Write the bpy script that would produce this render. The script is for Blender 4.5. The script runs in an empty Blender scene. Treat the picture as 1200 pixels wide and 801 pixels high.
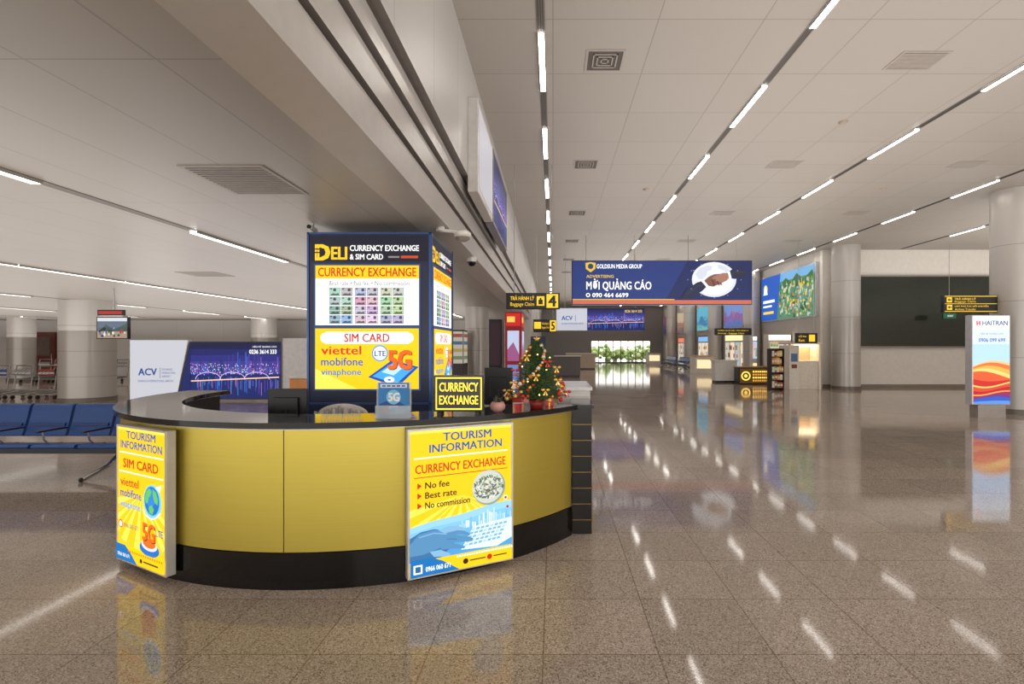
import bpy, math, random
from mathutils import Vector, Matrix
random.seed(7)
sc = bpy.context.scene
COL = sc.collection
F = 620.0      # focal length in pixels of a 1200 px wide frame
EYE = 1.6      # eye height (m)

def sx(u, Y): return (u-648.0)*Y/F      # lateral metre at depth Y
def sz(v, Y): return EYE-(v-405.0)*Y/F  # height metre at depth Y

# ------------------------------------------------------------------ materials
def lin(c):
    c = c/255.0
    return c/12.92 if c <= 0.04045 else ((c+0.055)/1.055)**2.4
def L3(rgb): return tuple(lin(c) for c in rgb)
_m = {}
def M(rgb, rough=.5, metal=0., emit=0., var=.06, alpha=1., nscale=9.):
    key = (tuple(rgb), rough, metal, emit, var, alpha, nscale)
    if key in _m: return _m[key]
    m = bpy.data.materials.new("mat_%d_%d_%d" % tuple(rgb))
    m.use_nodes = True
    nt = m.node_tree; b = nt.nodes["Principled BSDF"]
    c = L3(rgb)
    b.inputs["Roughness"].default_value = rough
    b.inputs["Metallic"].default_value = metal
    if emit > 0:
        b.inputs["Base Color"].default_value = (c[0]*.2, c[1]*.2, c[2]*.2, 1)
        b.inputs["Emission Color"].default_value = (*c, 1)
        b.inputs["Emission Strength"].default_value = emit
        b.inputs["Roughness"].default_value = max(rough, .35)
    else:
        tc = nt.nodes.new("ShaderNodeTexCoord")
        n = nt.nodes.new("ShaderNodeTexNoise"); n.inputs["Scale"].default_value = nscale
        r = nt.nodes.new("ShaderNodeValToRGB")
        r.color_ramp.elements[0].position = .3; r.color_ramp.elements[1].position = .7
        r.color_ramp.elements[0].color = tuple(x*(1-var) for x in c)+(1,)
        r.color_ramp.elements[1].color = tuple(min(1, x*(1+var)) for x in c)+(1,)
        nt.links.new(tc.outputs["Object"], n.inputs["Vector"])
        nt.links.new(n.outputs["Fac"], r.inputs["Fac"])
        nt.links.new(r.outputs["Color"], b.inputs["Base Color"])
    if alpha < 1: b.inputs["Alpha"].default_value = alpha
    _m[key] = m
    return m
def E(rgb, s=.9): return M(rgb, emit=s*.68)

def light_mat(name, rgb, s):
    m = bpy.data.materials.new(name); m.use_nodes = True
    nt = m.node_tree; nt.nodes.clear()
    e = nt.nodes.new("ShaderNodeEmission"); o = nt.nodes.new("ShaderNodeOutputMaterial")
    e.inputs["Color"].default_value = (*L3(rgb), 1); e.inputs["Strength"].default_value = s
    nt.links.new(e.outputs[0], o.inputs[0])
    return m

def floor_mat():
    m = bpy.data.materials.new("polished_granite"); m.use_nodes = True
    nt = m.node_tree; b = nt.nodes["Principled BSDF"]; N = nt.nodes.new; Lk = nt.links.new
    tc = N("ShaderNodeTexCoord")
    mp = N("ShaderNodeMapping"); mp.inputs["Location"].default_value = (0.05, -0.345, 0)
    Lk(tc.outputs["Object"], mp.inputs["Vector"])
    v = N("ShaderNodeTexVoronoi"); v.inputs["Scale"].default_value = 190
    Lk(tc.outputs["Object"], v.inputs["Vector"])
    sep = N("ShaderNodeSeparateColor"); Lk(v.outputs["Color"], sep.inputs[0])
    r = N("ShaderNodeValToRGB"); r.color_ramp.interpolation = 'CONSTANT'
    els = r.color_ramp.elements
    els[0].position = 0; els[0].color = (*L3((118, 105, 96)), 1)
    els[1].position = .16; els[1].color = (*L3((166, 151, 138)), 1)
    for p, c in ((.42, (184, 168, 155)), (.7, (198, 183, 170)), (.92, (220, 208, 196))):
        e = els.new(p); e.color = (*L3(c), 1)
    Lk(sep.outputs[0], r.inputs["Fac"])
    big = N("ShaderNodeTexNoise"); big.inputs["Scale"].default_value = .7; big.inputs["Detail"].default_value = 4
    Lk(tc.outputs["Object"], big.inputs["Vector"])
    br = N("ShaderNodeTexBrick"); br.offset = 0; br.squash = 1
    br.inputs["Scale"].default_value = 1; br.inputs["Brick Width"].default_value = .6
    br.inputs["Row Height"].default_value = .6; br.inputs["Mortar Size"].default_value = .0035
    br.inputs["Mortar Smooth"].default_value = .1
    br.inputs["Color1"].default_value = (.84, .84, .84, 1); br.inputs["Color2"].default_value = (1, 1, 1, 1)
    br.inputs["Mortar"].default_value = (.5, .45, .41, 1)
    Lk(mp.outputs[0], br.inputs["Vector"])
    mx = N("ShaderNodeMix"); mx.data_type = 'RGBA'; mx.blend_type = 'MULTIPLY'; mx.inputs[0].default_value = 1
    Lk(r.outputs[0], mx.inputs[6]); Lk(br.outputs["Color"], mx.inputs[7])
    mr = N("ShaderNodeMapRange"); mr.inputs["To Min"].default_value = .86; mr.inputs["To Max"].default_value = 1.1
    Lk(big.outputs["Fac"], mr.inputs["Value"])
    mx2 = N("ShaderNodeMix"); mx2.data_type = 'RGBA'; mx2.blend_type = 'MULTIPLY'; mx2.inputs[0].default_value = 1
    Lk(mx.outputs[2], mx2.inputs[6]); Lk(mr.outputs[0], mx2.inputs[7])
    Lk(mx2.outputs[2], b.inputs["Base Color"])
    rr = N("ShaderNodeMapRange"); rr.inputs["To Min"].default_value = .05; rr.inputs["To Max"].default_value = .09
    Lk(big.outputs["Fac"], rr.inputs["Value"]); Lk(rr.outputs[0], b.inputs["Roughness"])
    b.inputs["IOR"].default_value = 1.36
    return m

def panel_mat(name, rgb, bw, bh, rough=.45, mortar=.006, dark=.62, metal=0., vertical=None, tone=.96):
    m = bpy.data.materials.new(name); m.use_nodes = True
    nt = m.node_tree; b = nt.nodes["Principled BSDF"]; N = nt.nodes.new; Lk = nt.links.new
    tc = N("ShaderNodeTexCoord"); src = tc.outputs["Object"]
    if vertical:
        s = N("ShaderNodeSeparateXYZ"); c = N("ShaderNodeCombineXYZ"); Lk(src, s.inputs[0])
        Lk(s.outputs[0 if vertical == 'x' else 1], c.inputs[0]); Lk(s.outputs[2], c.inputs[1]); src = c.outputs[0]
    br = N("ShaderNodeTexBrick"); br.offset = 0
    br.inputs["Scale"].default_value = 1; br.inputs["Brick Width"].default_value = bw
    br.inputs["Row Height"].default_value = bh; br.inputs["Mortar Size"].default_value = mortar
    c = L3(rgb)
    br.inputs["Color1"].default_value = (*c, 1); br.inputs["Color2"].default_value = (*[x*tone for x in c], 1)
    br.inputs["Mortar"].default_value = (*[x*dark for x in c], 1)
    Lk(src, br.inputs["Vector"]); Lk(br.outputs["Color"], b.inputs["Base Color"])
    b.inputs["Roughness"].default_value = rough; b.inputs["Metallic"].default_value = metal
    return m

def brushed(name, rgb, rough, metal, sc3=(400, 400, 3), var=.1):
    m = bpy.data.materials.new(name); m.use_nodes = True
    nt = m.node_tree; b = nt.nodes["Principled BSDF"]; N = nt.nodes.new; Lk = nt.links.new
    tc = N("ShaderNodeTexCoord"); mp = N("ShaderNodeMapping"); mp.inputs["Scale"].default_value = sc3
    n = N("ShaderNodeTexNoise"); n.inputs["Scale"].default_value = 1
    Lk(tc.outputs["Object"], mp.inputs[0]); Lk(mp.outputs[0], n.inputs["Vector"])
    r = N("ShaderNodeValToRGB"); c = L3(rgb)
    r.color_ramp.elements[0].color = (*[x*(1-var) for x in c], 1); r.color_ramp.elements[1].color = (*[min(1, x*(1+var)) for x in c], 1)
    Lk(n.outputs["Fac"], r.inputs[0]); Lk(r.outputs[0], b.inputs["Base Color"])
    b.inputs["Roughness"].default_value = rough; b.inputs["Metallic"].default_value = metal
    return m

# ------------------------------------------------------------------ mesh builder
class MB:
    def __init__(s): s.v = []; s.f = []; s.m = []; s.sm = []; s.mats = []
    def mi(s, mat):
        if mat not in s.mats: s.mats.append(mat)
        return s.mats.index(mat)
    def add(s, vs, fs, mat, smooth=False):
        o = len(s.v); s.v += [tuple(p) for p in vs]; k = s.mi(mat)
        for f in fs: s.f.append(tuple(i+o for i in f)); s.m.append(k); s.sm.append(smooth)
        return s
    def box(s, x0, y0, z0, x1, y1, z1, mat, M4=None):
        vs = [Vector(p) for p in ((x0,y0,z0),(x1,y0,z0),(x1,y1,z0),(x0,y1,z0),(x0,y0,z1),(x1,y0,z1),(x1,y1,z1),(x0,y1,z1))]
        if M4: vs = [M4 @ p for p in vs]
        return s.add(vs, [(0,3,2,1),(4,5,6,7),(0,1,5,4),(1,2,6,5),(2,3,7,6),(3,0,4,7)], mat)
    def cyl(s, p0, p1, r0, r1=None, n=16, mat=None, caps=True):
        if r1 is None: r1 = r0
        p0 = Vector(p0); p1 = Vector(p1); d = (p1-p0).normalized()
        a = d.orthogonal().normalized(); b = d.cross(a)
        vs = []
        for p, r in ((p0, r0), (p1, r1)):
            for i in range(n):
                t = 2*math.pi*i/n; vs.append(p+a*math.cos(t)*r+b*math.sin(t)*r)
        s.add(vs, [(i, (i+1) % n, n+(i+1) % n, n+i) for i in range(n)], mat, True)
        if caps:
            s.add(vs[:n], [tuple(range(n-1, -1, -1))], mat); s.add(vs[n:], [tuple(range(n))], mat)
        return s
    def tube(s, pts, r, mat, n=8):
        for a, b in zip(pts[:-1], pts[1:]): s.cyl(a, b, r, r, n, mat)
        for p in pts[1:-1]: s.sph(p, r, mat, 8, 5)
        return s
    def sph(s, c, r, mat, nu=16, nv=10, sc=(1, 1, 1)):
        vs = []
        for j in range(nv+1):
            ph = math.pi*j/nv
            for i in range(nu):
                th = 2*math.pi*i/nu
                vs.append((c[0]+r*sc[0]*math.sin(ph)*math.cos(th), c[1]+r*sc[1]*math.sin(ph)*math.sin(th), c[2]+r*sc[2]*math.cos(ph)))
        fs = [(j*nu+i, (j+1)*nu+i, (j+1)*nu+(i+1) % nu, j*nu+(i+1) % nu) for j in range(nv) for i in range(nu)]
        return s.add(vs, fs, mat, True)
    def lathe(s, c, prof, mat, n=24):
        vs = []
        for r, z in prof:
            for i in range(n):
                t = 2*math.pi*i/n; vs.append((c[0]+r*math.cos(t), c[1]+r*math.sin(t), c[2]+z))
        fs = [(j*n+i, j*n+(i+1) % n, (j+1)*n+(i+1) % n, (j+1)*n+i) for j in range(len(prof)-1) for i in range(n)]
        return s.add(vs, fs, mat, True)
    def arc(s, cx, cy, r0, r1, a0, a1, z0, z1, mat, n=None):
        # angle measured from -X, through -Y (90), to +X (180)
        n = n or max(2, int(abs(a1-a0)/2.5))
        def P(r, t, z): t = math.radians(t); return (cx-r*math.cos(t), cy-r*math.sin(t), z)
        ts = [a0+(a1-a0)*i/n for i in range(n+1)]
        for (ra, za, rb, zb, sm) in ((r1, z0, r1, z1, True), (r1, z1, r0, z1, False), (r0, z1, r0, z0, True), (r0, z0, r1, z0, False)):
            vs = []
            for t in ts: vs += [P(ra, t, za), P(rb, t, zb)]
            s.add(vs, [(2*i, 2*i+2, 2*i+3, 2*i+1) for i in range(n)], mat, sm)
        for t, fl in ((a0, 1), (a1, 0)):
            q = [P(r0, t, z0), P(r1, t, z0), P(r1, t, z1), P(r0, t, z1)]
            s.add(q if not fl else q[::-1], [(0, 1, 2, 3)], mat)
        return s
    def extr(s, prof, x0, x1, mat, axis='x', smooth=False, close=True):
        # prof points are (other, z); extruded on axis
        vs = []
        for x in (x0, x1):
            for a, z in prof: vs.append((x, a, z) if axis == 'x' else (a, x, z))
        n = len(prof)
        fs = [(i, (i+1) % n, n+(i+1) % n, n+i) for i in range(n if close else n-1)]
        s.add(vs, fs, mat, smooth)
        if close: s.add(vs, [tuple(range(n-1, -1, -1)), tuple(range(n, 2*n))], mat)
        return s
    def build(s, name, parent=None, origin=None, bevel=0, **props):
        o = Vector(parent.matrix_basis.translation) if parent is not None else Vector(origin or (0, 0, 0))
        if parent is not None and parent.parent is not None: o += Vector(parent.parent.location)
        me = bpy.data.meshes.new(name)
        me.from_pydata([tuple(Vector(p)-o) for p in s.v], [], s.f)
        for m in s.mats: me.materials.append(m)
        me.polygons.foreach_set("material_index", s.m); me.polygons.foreach_set("use_smooth", s.sm)
        me.update()
        ob = bpy.data.objects.new(name, me); COL.objects.link(ob)
        if parent is not None: ob.parent = parent
        else: ob.location = o
        if bevel:
            md = ob.modifiers.new("bevel", 'BEVEL'); md.width = bevel; md.segments = 2; md.limit_method = 'ANGLE'
        for k, v in props.items(): ob[k] = v
        return ob

def thing(name, loc, label, category, group=None):
    e = bpy.data.objects.new(name, None); e.empty_display_size = .1
    e.location = loc; COL.objects.link(e)
    e["label"] = label; e["category"] = category
    if group: e["group"] = group
    return e
def copy_thing(root, loc, rotz=None, label=None):
    n = root.copy(); COL.objects.link(n); n.location = loc
    if rotz is not None: n.rotation_euler = (0, 0, rotz)
    if label: n["label"] = label
    def rec(src, dst):
        for ch in src.children:
            if ch == dst: continue
            c = ch.copy(); COL.objects.link(c); c.parent = dst; rec(ch, c)
    rec(root, n)
    return n

# ------------------------------------------------------------------ text & artwork
_t = {}
def text_geo(s):
    k = s
    if k in _t: return _t[k]
    cu = bpy.data.curves.new("t", 'FONT'); cu.body = s; cu.size = 1; cu.resolution_u = 2
    ob = bpy.data.objects.new("t", cu); COL.objects.link(ob)
    dg = bpy.context.evaluated_depsgraph_get(); dg.update()
    me = bpy.data.meshes.new_from_object(ob.evaluated_get(dg))
    vs = [(v.co.x, v.co.y) for v in me.vertices]; fs = [tuple(p.vertices) for p in me.polygons]
    bpy.data.objects.remove(ob); bpy.data.meshes.remove(me)
    if not vs: vs = [(0, 0), (1, 1)]
    x0 = min(v[0] for v in vs); x1 = max(v[0] for v in vs); y0 = min(v[1] for v in vs); y1 = max(v[1] for v in vs)
    _t[k] = (vs, fs, x0, y0, max(x1-x0, 1e-3), max(y1-y0, 1e-3))
    return _t[k]

class Art:
    def __init__(s, O, U, W, H, aw, ah, step=.001, up=(0, 0, 1)):
        s.O = Vector(O); s.U = Vector(U).normalized(); s.V = Vector(up).normalized(); s.N = s.U.cross(s.V)
        s.W = W; s.H = H; s.aw = aw; s.ah = ah; s.k = 1; s.st = step; s.mb = MB()
    def P(s, a, b): return s.O+s.U*(a/s.aw*s.W)+s.V*(s.H-b/s.ah*s.H)+s.N*(s.k*s.st)
    def poly(s, pts, mat, nxt=True):
        v = [s.P(*p) for p in pts]
        s.mb.add(v, [tuple(range(len(v)))], mat)
        if nxt: s.k += 1
    def rect(s, a0, b0, a1, b1, mat, nxt=True): s.poly([(a0, b1), (a1, b1), (a1, b0), (a0, b0)], mat, nxt)
    def disc(s, a, b, r, mat, ry=None, n=28, nxt=True):
        ry = ry or r*(s.W/s.aw)/(s.H/s.ah)
        s.poly([(a+r*math.cos(2*math.pi*i/n), b-ry*math.sin(2*math.pi*i/n)) for i in range(n)], mat, nxt)
    def line(s, pts, w, mat, nxt=True):
        for (a0, b0), (a1, b1) in zip(pts[:-1], pts[1:]):
            dx, dy = a1-a0, b1-b0; l = math.hypot(dx, dy) or 1; nx, ny = -dy/l*w/2, dx/l*w/2
            s.poly([(a0+nx, b0+ny), (a1+nx, b1+ny), (a1-nx, b1-ny), (a0-nx, b0-ny)], mat, False)
        if nxt: s.k += 1
    def text(s, t, a0, b0, a1, b1, mat, bold=.01, nxt=True):
        vs, fs, x0, y0, w, h = text_geo(t)
        # bold weight: the outline is laid down several times with a small spread
        bold = min(bold, .022) if len(t) > 3 else bold
        sh = [(0, 0)] if bold < .012 else [(-bold, -bold*.4), (bold, -bold*.4), (-bold, bold*.4), (bold, bold*.4)]
        g = 0 if bold < .012 else bold
        for i, (dx, dy) in enumerate(sh):
            s.mb.add([s.P(a0+(x-x0+g+dx)/(w+2*g)*(a1-a0), b1-(y-y0+g*.4+dy)/(h+g*.8)*(b1-b0))+s.N*(s.st*.1*i) for x, y in vs], fs, mat)
        if nxt: s.k += 1
    def build(s, parent, name="printed_graphics", label=None):
        o = s.mb.build(name, parent)
        if label: o["label"] = label
        return o

def city(A, a0, b0, a1, b1, seed=1, e=.8, n=46):
    rnd = random.Random(seed); h = b1-b0; w = a1-a0
    cols = [(16, 22, 70), (30, 34, 104), (44, 44, 130), (66, 56, 150), (100, 84, 176)]
    for i, c in enumerate(cols):
        A.rect(a0, b0+h*.11*i, a1, b0+h*.11*(i+1)+.001, E(c, e), False)
    A.rect(a0, b0+h*.55, a1, b1, E((18, 36, 104), e))
    for i in range(n):
        x = a0+w*(i+rnd.random()*.5)/n; bw = w/n*rnd.uniform(.5, 1.0); bh = h*rnd.uniform(.06, .38)*(1.2-abs(i/n-.6))
        c = rnd.choice([(60, 60, 140), (50, 90, 180), (110, 80, 180), (34, 50, 120)])
        A.rect(x, b0+h*.57-bh, min(a1, x+bw), b0+h*.57, E(c, e), False)
    A.k += 1
    for i in range(n*4):
        x = a0+w*rnd.random()*.98; y = b0+h*rnd.uniform(.36, .57)
        A.rect(x, y, x+w*.005, y+h*.016, E(rnd.choice([(255, 220, 150), (120, 220, 255), (255, 120, 200), (255, 255, 255)]), 1.1), False)
    A.k += 1
    for i in range(int(n*1.5)):
        x = a0+w*rnd.random()*.98; y = b0+h*rnd.uniform(.6, .72)
        A.rect(x, y, x+w*.008, y+h*rnd.uniform(.06, .26), E(rnd.choice([(60, 110, 230), (110, 80, 200), (70, 150, 220), (180, 130, 190)]), .6), False)
    A.k += 1
    for k in range(3):
        c = a0+w*(.2+.27*k); r = w*.14
        pts = [(c+r*math.cos(math.pi*i/14), b0+h*.66-h*.13*math.sin(math.pi*i/14)) for i in range(15)]
        A.line(pts, h*.012, E((210, 180, 255), 1.0), False)
    A.k += 1
    A.line([(a0+w*.01, b0+h*.69), (a1-w*.01, b0+h*.62)], h*.02, E((255, 205, 160), 1.0))

def struct(ob, label): ob["kind"] = "structure"; ob["label"] = label; return ob

# ================================================================== SETTING
HC = 5.3; HL = 2.9
YB = -6; YF = 50
warm = (255, 249, 240)
struct(MB().box(-34, YB, -.12, 24, YF+8, 0, floor_mat()).build("floor"), "polished speckled beige granite tile floor")
CH = panel_mat("ceiling_panels", (172, 164, 156), 1.2, 1.2, .5, .007, .66)
CLm = panel_mat("low_ceiling_panels", (174, 166, 158), .6, 2.4, .36, .006, .68)
struct(MB().box(-1.08, YB, HC, 24, YF, HC+.1, CH).build("ceiling"), "high beige metal panel ceiling")
struct(MB().box(-34, YB, HL, -1.5, 27, HL+.08, CLm).build("ceiling.001"), "low beige metal panel ceiling")
# bulkhead between the two ceilings
fasc = panel_mat("bulkhead_panels", (194, 190, 187), 1.2, 6, .35, .006, .6, .1, 'y')
fdark = M((128, 122, 118), .5); fsil = M((196, 191, 187), .28, .2, var=.03)
fund = M((200, 194, 188), .35, var=.02); slot = M((58, 54, 52), .5)
mb = MB()
prof = [((-1.5, 2.9), (-1.22, 2.98), fund), ((-1.22, 2.98), (-1.22, 3.25), fsil),
        ((-1.22, 3.25), (-1.24, 3.25), fdark), ((-1.24, 3.25), (-1.24, 3.28), fdark), ((-1.24, 3.28), (-1.19, 3.28), fdark),
        ((-1.19, 3.28), (-1.19, 3.51), fsil), ((-1.19, 3.51), (-1.21, 3.51), fdark), ((-1.21, 3.51), (-1.21, 3.54), fdark), ((-1.21, 3.54), (-1.15, 3.54), fdark),
        ((-1.15, 3.54), (-1.15, 3.72), fsil), ((-1.15, 3.72), (-1.17, 3.72), fdark), ((-1.17, 3.72), (-1.17, 3.76), fdark), ((-1.17, 3.76), (-1.08, 3.76), fdark),
        ((-1.08, 3.76), (-1.08, HC), fasc), ((-1.08, HC), (-1.6, HC), fasc), ((-1.6, HC), (-1.6, 2.9), fasc)]
for (a, b, m) in prof:
    mb.extr([a, b], YB, 27, m, 'y', close=False)
struct(mb.build("wall_bulkhead"), "stepped metal bulkhead between the low and high ceilings with grey reveals")
wallm = panel_mat("wall_panels", (230, 227, 223), 2.4, 6, .5, .008, .8, 0, 'x')
wallw = M((212, 207, 201), .45, var=.03)
walld = M((146, 140, 136), .4, var=.03)
mb = MB().box(-34, 27, 0, -1.08, 27.2, HC, wallm)
struct(mb.build("wall_rear"), "pale panelled rear wall of the waiting area")
struct(MB().box(-1.28, 27.2, 0, -1.08, YF, HC, wallw).build("wall_west"), "pale corridor wall")
struct(MB().box(-34.2, YB, 0, -34, 27, HL, wallw).build("wall_left"), "pale side wall of the waiting area")
wx0, wx1, wzt = 3.6, 9.2, 2.1
mb = MB().box(-1.3, YF, 0, wx0, YF+.2, HC, walld).box(wx1, YF, 0, 10.6, YF+.2, HC, walld).box(wx0, YF, wzt, wx1, YF+.2, HC, walld)
struct(mb.build("wall_far"), "grey end wall with a glazed exit")
mb = MB().box(10.4, 20.6, 0, 10.6, YF, HC, wallw)
struct(mb.build("wall_right"), "pale side wall of the long hall")
greyp = M((240, 235, 227), .4, var=.03)
struct(MB().box(10.4, 20.4, 0, 24, 20.6, HC, greyp).build("wall_front"), "cream partition wall holding a large dark screen")
struct(MB().box(24, YB, 0, 24.2, 20.6, HC, greyp).build("wall_east"), "cream side wall")
dkb = M((140, 128, 118), .3)
struct(MB().box(10.38, 20.37, 0, 24, 20.4, .12, dkb).build("baseboard_front"), "dark skirting")
struct(MB().box(10.37, 20.6, 0, 10.4, YF, .12, dkb).build("baseboard_right"), "dark skirting")
# glazed exit
alu = M((180, 178, 175), .3, .8); dfr = M((70, 66, 62), .35, .3)
mb = MB()
for i in range(9):
    x = wx0+(wx1-wx0)*i/8; mb.box(x-.03, YF-.02, 0, x+.03, YF+.1, wzt, dfr)
mb.box(wx0, YF-.02, wzt-.06, wx1, YF+.1, wzt, dfr).box(wx0, YF-.02, 0, wx1, YF+.1, .08, dfr).box(wx0, YF-.02, 1.45, wx1, YF+.1, 1.5, dfr)
struct(mb.build("window_1"), "dark framed glazed exit doors with daylight outside")
hg = MB()
gr = [M((156, 186, 112), .8), M((176, 204, 130), .8), M((136, 168, 96), .8), M((200, 214, 160), .8)]
for i in range(420):
    z = random.uniform(.15, 1.25)+(.35 if i % 7 == 0 else 0)
    hg.sph((random.uniform(.5, 14), random.uniform(56.0, 57.2), z), random.uniform(.12, .26), random.choice(gr), 7, 5)
o = hg.build("hedge", origin=(6, 56, 0)); o["label"] = "pale green planting in daylight beyond the exit"; o["category"] = "hedge"; o["kind"] = "stuff"

# doors on the rear wall
dm = M((122, 60, 48), .35)
for i, x in enumerate((-26.7, -25.3)):
    mb = MB().box(x, 26.93, 0, x+1.34, 27, 2.3, dm).box(x+.2, 26.92, 1.1, x+1.1, 26.93, 2.05, M((130, 110, 104), .15)).cyl((x+(1.2 if i == 0 else .14), 26.9, .9), (x+(1.2 if i == 0 else .14), 26.9, 1.2), .015, mat=alu)
    struct(mb.build("door_%d" % (i+1)), "brown wooden door with a small glass pane")

# light tracks and LED strips
trk = M((118, 110, 104), .5, nscale=40)
led_hi = light_mat("led_diffuser", warm, 11)
def led_mesh(length, w, mat):
    mb = MB(); mb.box(-w/2, 0, -.02, w/2, length, 0, mat)
    mb.box(-w/2-.01, 0, -.024, -w/2, length, 0, alu).box(w/2, 0, -.024, w/2+.01, length, 0, alu)
    return mb
def led(template, x, y, z):
    o = template.copy(); COL.objects.link(o); o.location = (x, y, z); return o
tmpl = led_mesh(1.38, .07, led_hi).build("ceiling_light", origin=(0, 0, 0), label="slim linear white strip light recessed in the ceiling", category="ceiling light", group="strip lights of the high ceiling")
first = True; tn = 1
XL = [-.14, 3.0, 6.2, 9.9, 13.3]
for k, x in enumerate(XL):
    y1 = YF-.5 if x < 10.2 else 20.2
    mb = MB().box(x-.05, YB, HC-.006, x+.05, y1, HC, trk)
    y = -5.6
    while y < y1:
        for q in (-.026, 0, .026): mb.box(x+q-.004, y, HC-.012, x+q+.004, min(y+7, y1), HC-.006, slot)
        y += 7
    struct(mb.build("trim_%d" % tn), "dark slotted light track in the ceiling"); tn += 1
    ph = 6.25 if k != 1 else 7.5
    if k == 4: ph = 5.3
    y = ph-2.76*4
    while y+1.4 < y1:
        if first: tmpl.location = (x, y, HC-.012); first = False
        else: led(tmpl, x, y, HC-.012)
        y += 2.76
led_lo = light_mat("led_diffuser_low", warm, 5)
t2 = led_mesh(2.1, .075, led_lo).build("ceiling_light.500", origin=(0, 0, 0), label="slim linear white strip light in the low ceiling", category="ceiling light", group="strip lights of the low ceiling")
t2.name = "ceiling_light"
first = True
for x, per, ph in ((-4.06, 3.9, 2.15), (-8.6, 2.12, 0), (-13.6, 3.9, 0), (-18.5, 3.9, 2), (-23.5, 3.9, 0)):
    mb = MB().box(x-.05, YB, HL-.006, x+.05, 26.8, HL, trk)
    struct(mb.build("trim_%d" % tn), "dark slotted light track in the low ceiling"); tn += 1
    y = ph-3.9 if x > -5 else ph
    if x > -5: y = 5.97-3.9*2
    while y+2.1 < 26.8:
        if first: t2.location = (x, y, HL-.006); first = False
        else: led(t2, x, y, HL-.006)
        y += per

# ceiling vents
def vent(x, y, w, d, z, kind):
    e = thing("ceiling_vent", (x, y, z), "square stepped air diffuser in the ceiling" if kind == 's' else "rectangular slatted air grille in the ceiling", "air vent", "ceiling vents")
    fr = M((164, 154, 145), .4); dk = M((84, 76, 70), .6)
    mb = MB()
    for (a, b, c2, d2) in ((-w/2, -d/2, w/2, -d/2+.03), (-w/2, d/2-.03, w/2, d/2), (-w/2, -d/2+.03, -w/2+.03, d/2-.03), (w/2-.03, -d/2+.03, w/2, d/2-.03)):
        mb.box(x+a, y+b, z-.008, x+c2, y+d2, z, fr)
    mb.build("frame", e)
    mb = MB().box(x-w/2+.03, y-d/2+.03, z-.003, x+w/2-.03, y+d/2-.03, z-.001, dk)
    if kind == 's':
        for k in range(1, 4):
            a = (w/2-.04)*k/4; b = (d/2-.04)*k/4; t = .016
            mb.box(x-a, y-b, z-.012, x+a, y-b+t, z-.003, fr).box(x-a, y+b-t, z-.012, x+a, y+b, z-.003, fr)
            mb.box(x-a, y-b, z-.012, x-a+t, y+b, z-.003, fr).box(x+a-t, y-b, z-.012, x+a, y+b, z-.003, fr)
    else:
        n = 14
        for k in range(n):
            yy = y-d/2+.04+(d-.08)*(k+.5)/n
            mb.box(x-w/2+.03, yy-.009, z-.009, x+w/2-.03, yy+.009, z-.003, fr)
    mb.build("louvers", e)
for y in (6.87, 10.8, 14.75, 18.7, 22.7, 26.6): vent(.67, y, .5, .52, HC, 's')
for y in (6.87, 10.8, 14.75, 18.7, 22.7): vent(4.72, y, .62, .45, HC, 'l')
for y in (10.8, 14.75, 18.7): vent(8.45, y, .6, .4, HC, 'l')
vent(-2.4, 4.17, .62, .72, HL, 'l'); vent(-6.3, 9.6, .7, .6, HL, 'l'); vent(-6.3, 15, .7, .6, HL, 'l')
for (x, y, z) in ((4.8, 8.75, HC), (-10, 9.2, HL), (2.2, 12.5, HC), (7.8, 12.5, HC)):
    e = thing("smoke_detector", (x, y, z), "small round ceiling smoke detector", "smoke detector", "smoke detectors")
    MB().lathe((x, y, z), [(0.001, -.045), (.04, -.045), (.06, -.03), (.075, -.006), (.075, 0)], M((166, 150, 136), .4), 18).build("housing", e)

# ================================================================== COLUMNS
colm = brushed("column_metal", (200, 195, 190), .28, .2, (3, 3, 1), .03)
def column(x, y, r, h, lab="round column clad in pale satin metal panels"):
    e = thing("column", (x, y, 0), lab, "column", "round hall columns")
    MB().cyl((x, y, .12), (x, y, h), r, r, 40, colm, caps=False).build("shaft", e)
    mb = MB()
    for k in range(1, 4): mb.cyl((x, y, h*k/4-.005), (x, y, h*k/4+.005), r+.002, r+.002, 40, M((140, 132, 124), .5), caps=False)
    mb.build("panel_joints", e)
    MB().cyl((x, y, 0), (x, y, .12), r+.02, r+.02, 40, M((120, 112, 104), .25)).build("base_ring", e)
column(11.14, 12.7, .52, HC)
column(10.9, 19.7, .49, HC)
for y in (26.5, 32.5, 38.5, 44.5): column(9.95, y, .42, HC)
column(-13.62, 15.5, .66, HL)
column(-24.6, 24.5, .5, HL); column(-13.9, 25.5, .58, HL)
column(-2.57, 17.9, .4, HL)

# ================================================================== COUNTER
CX, CY, R = -1.75, 5.77, 2.3
gold = brushed("gold_panel", (214, 194, 88), .34, .78, (1.0, 1.0, 180), .07)
blk = M((14, 13, 13), .12, var=.1); blkm = M((20, 19, 19), .35)
bt = M((24, 23, 24), .08)
c = thing("reception_counter", (CX, CY, 0), "curved counter with brushed gold panels and glossy black top", "counter")
MB().arc(CX, CY, R-.3, R+.005, -5, 146, 0, .24, blk).build("plinth", c)
MB().arc(CX, CY, R-.3, R-.02, -5, 146, .24, 1.05, blkm).build("body", c)
for (a0, a1) in ((-5, 20), (20, 45), (45, 68.6), (68.6, 89.6), (89.6, 109), (109, 128.5), (128.5, 145.9)):
    MB().arc(CX, CY, R-.02, R, a0+.08, a1-.08, .245, 1.05, gold, 14).build("front_panel", c)
MB().arc(CX, CY, R-.42, R+.045, -5, 147, 1.06, 1.1, bt).build("worktop", c, bevel=.004)
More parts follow.
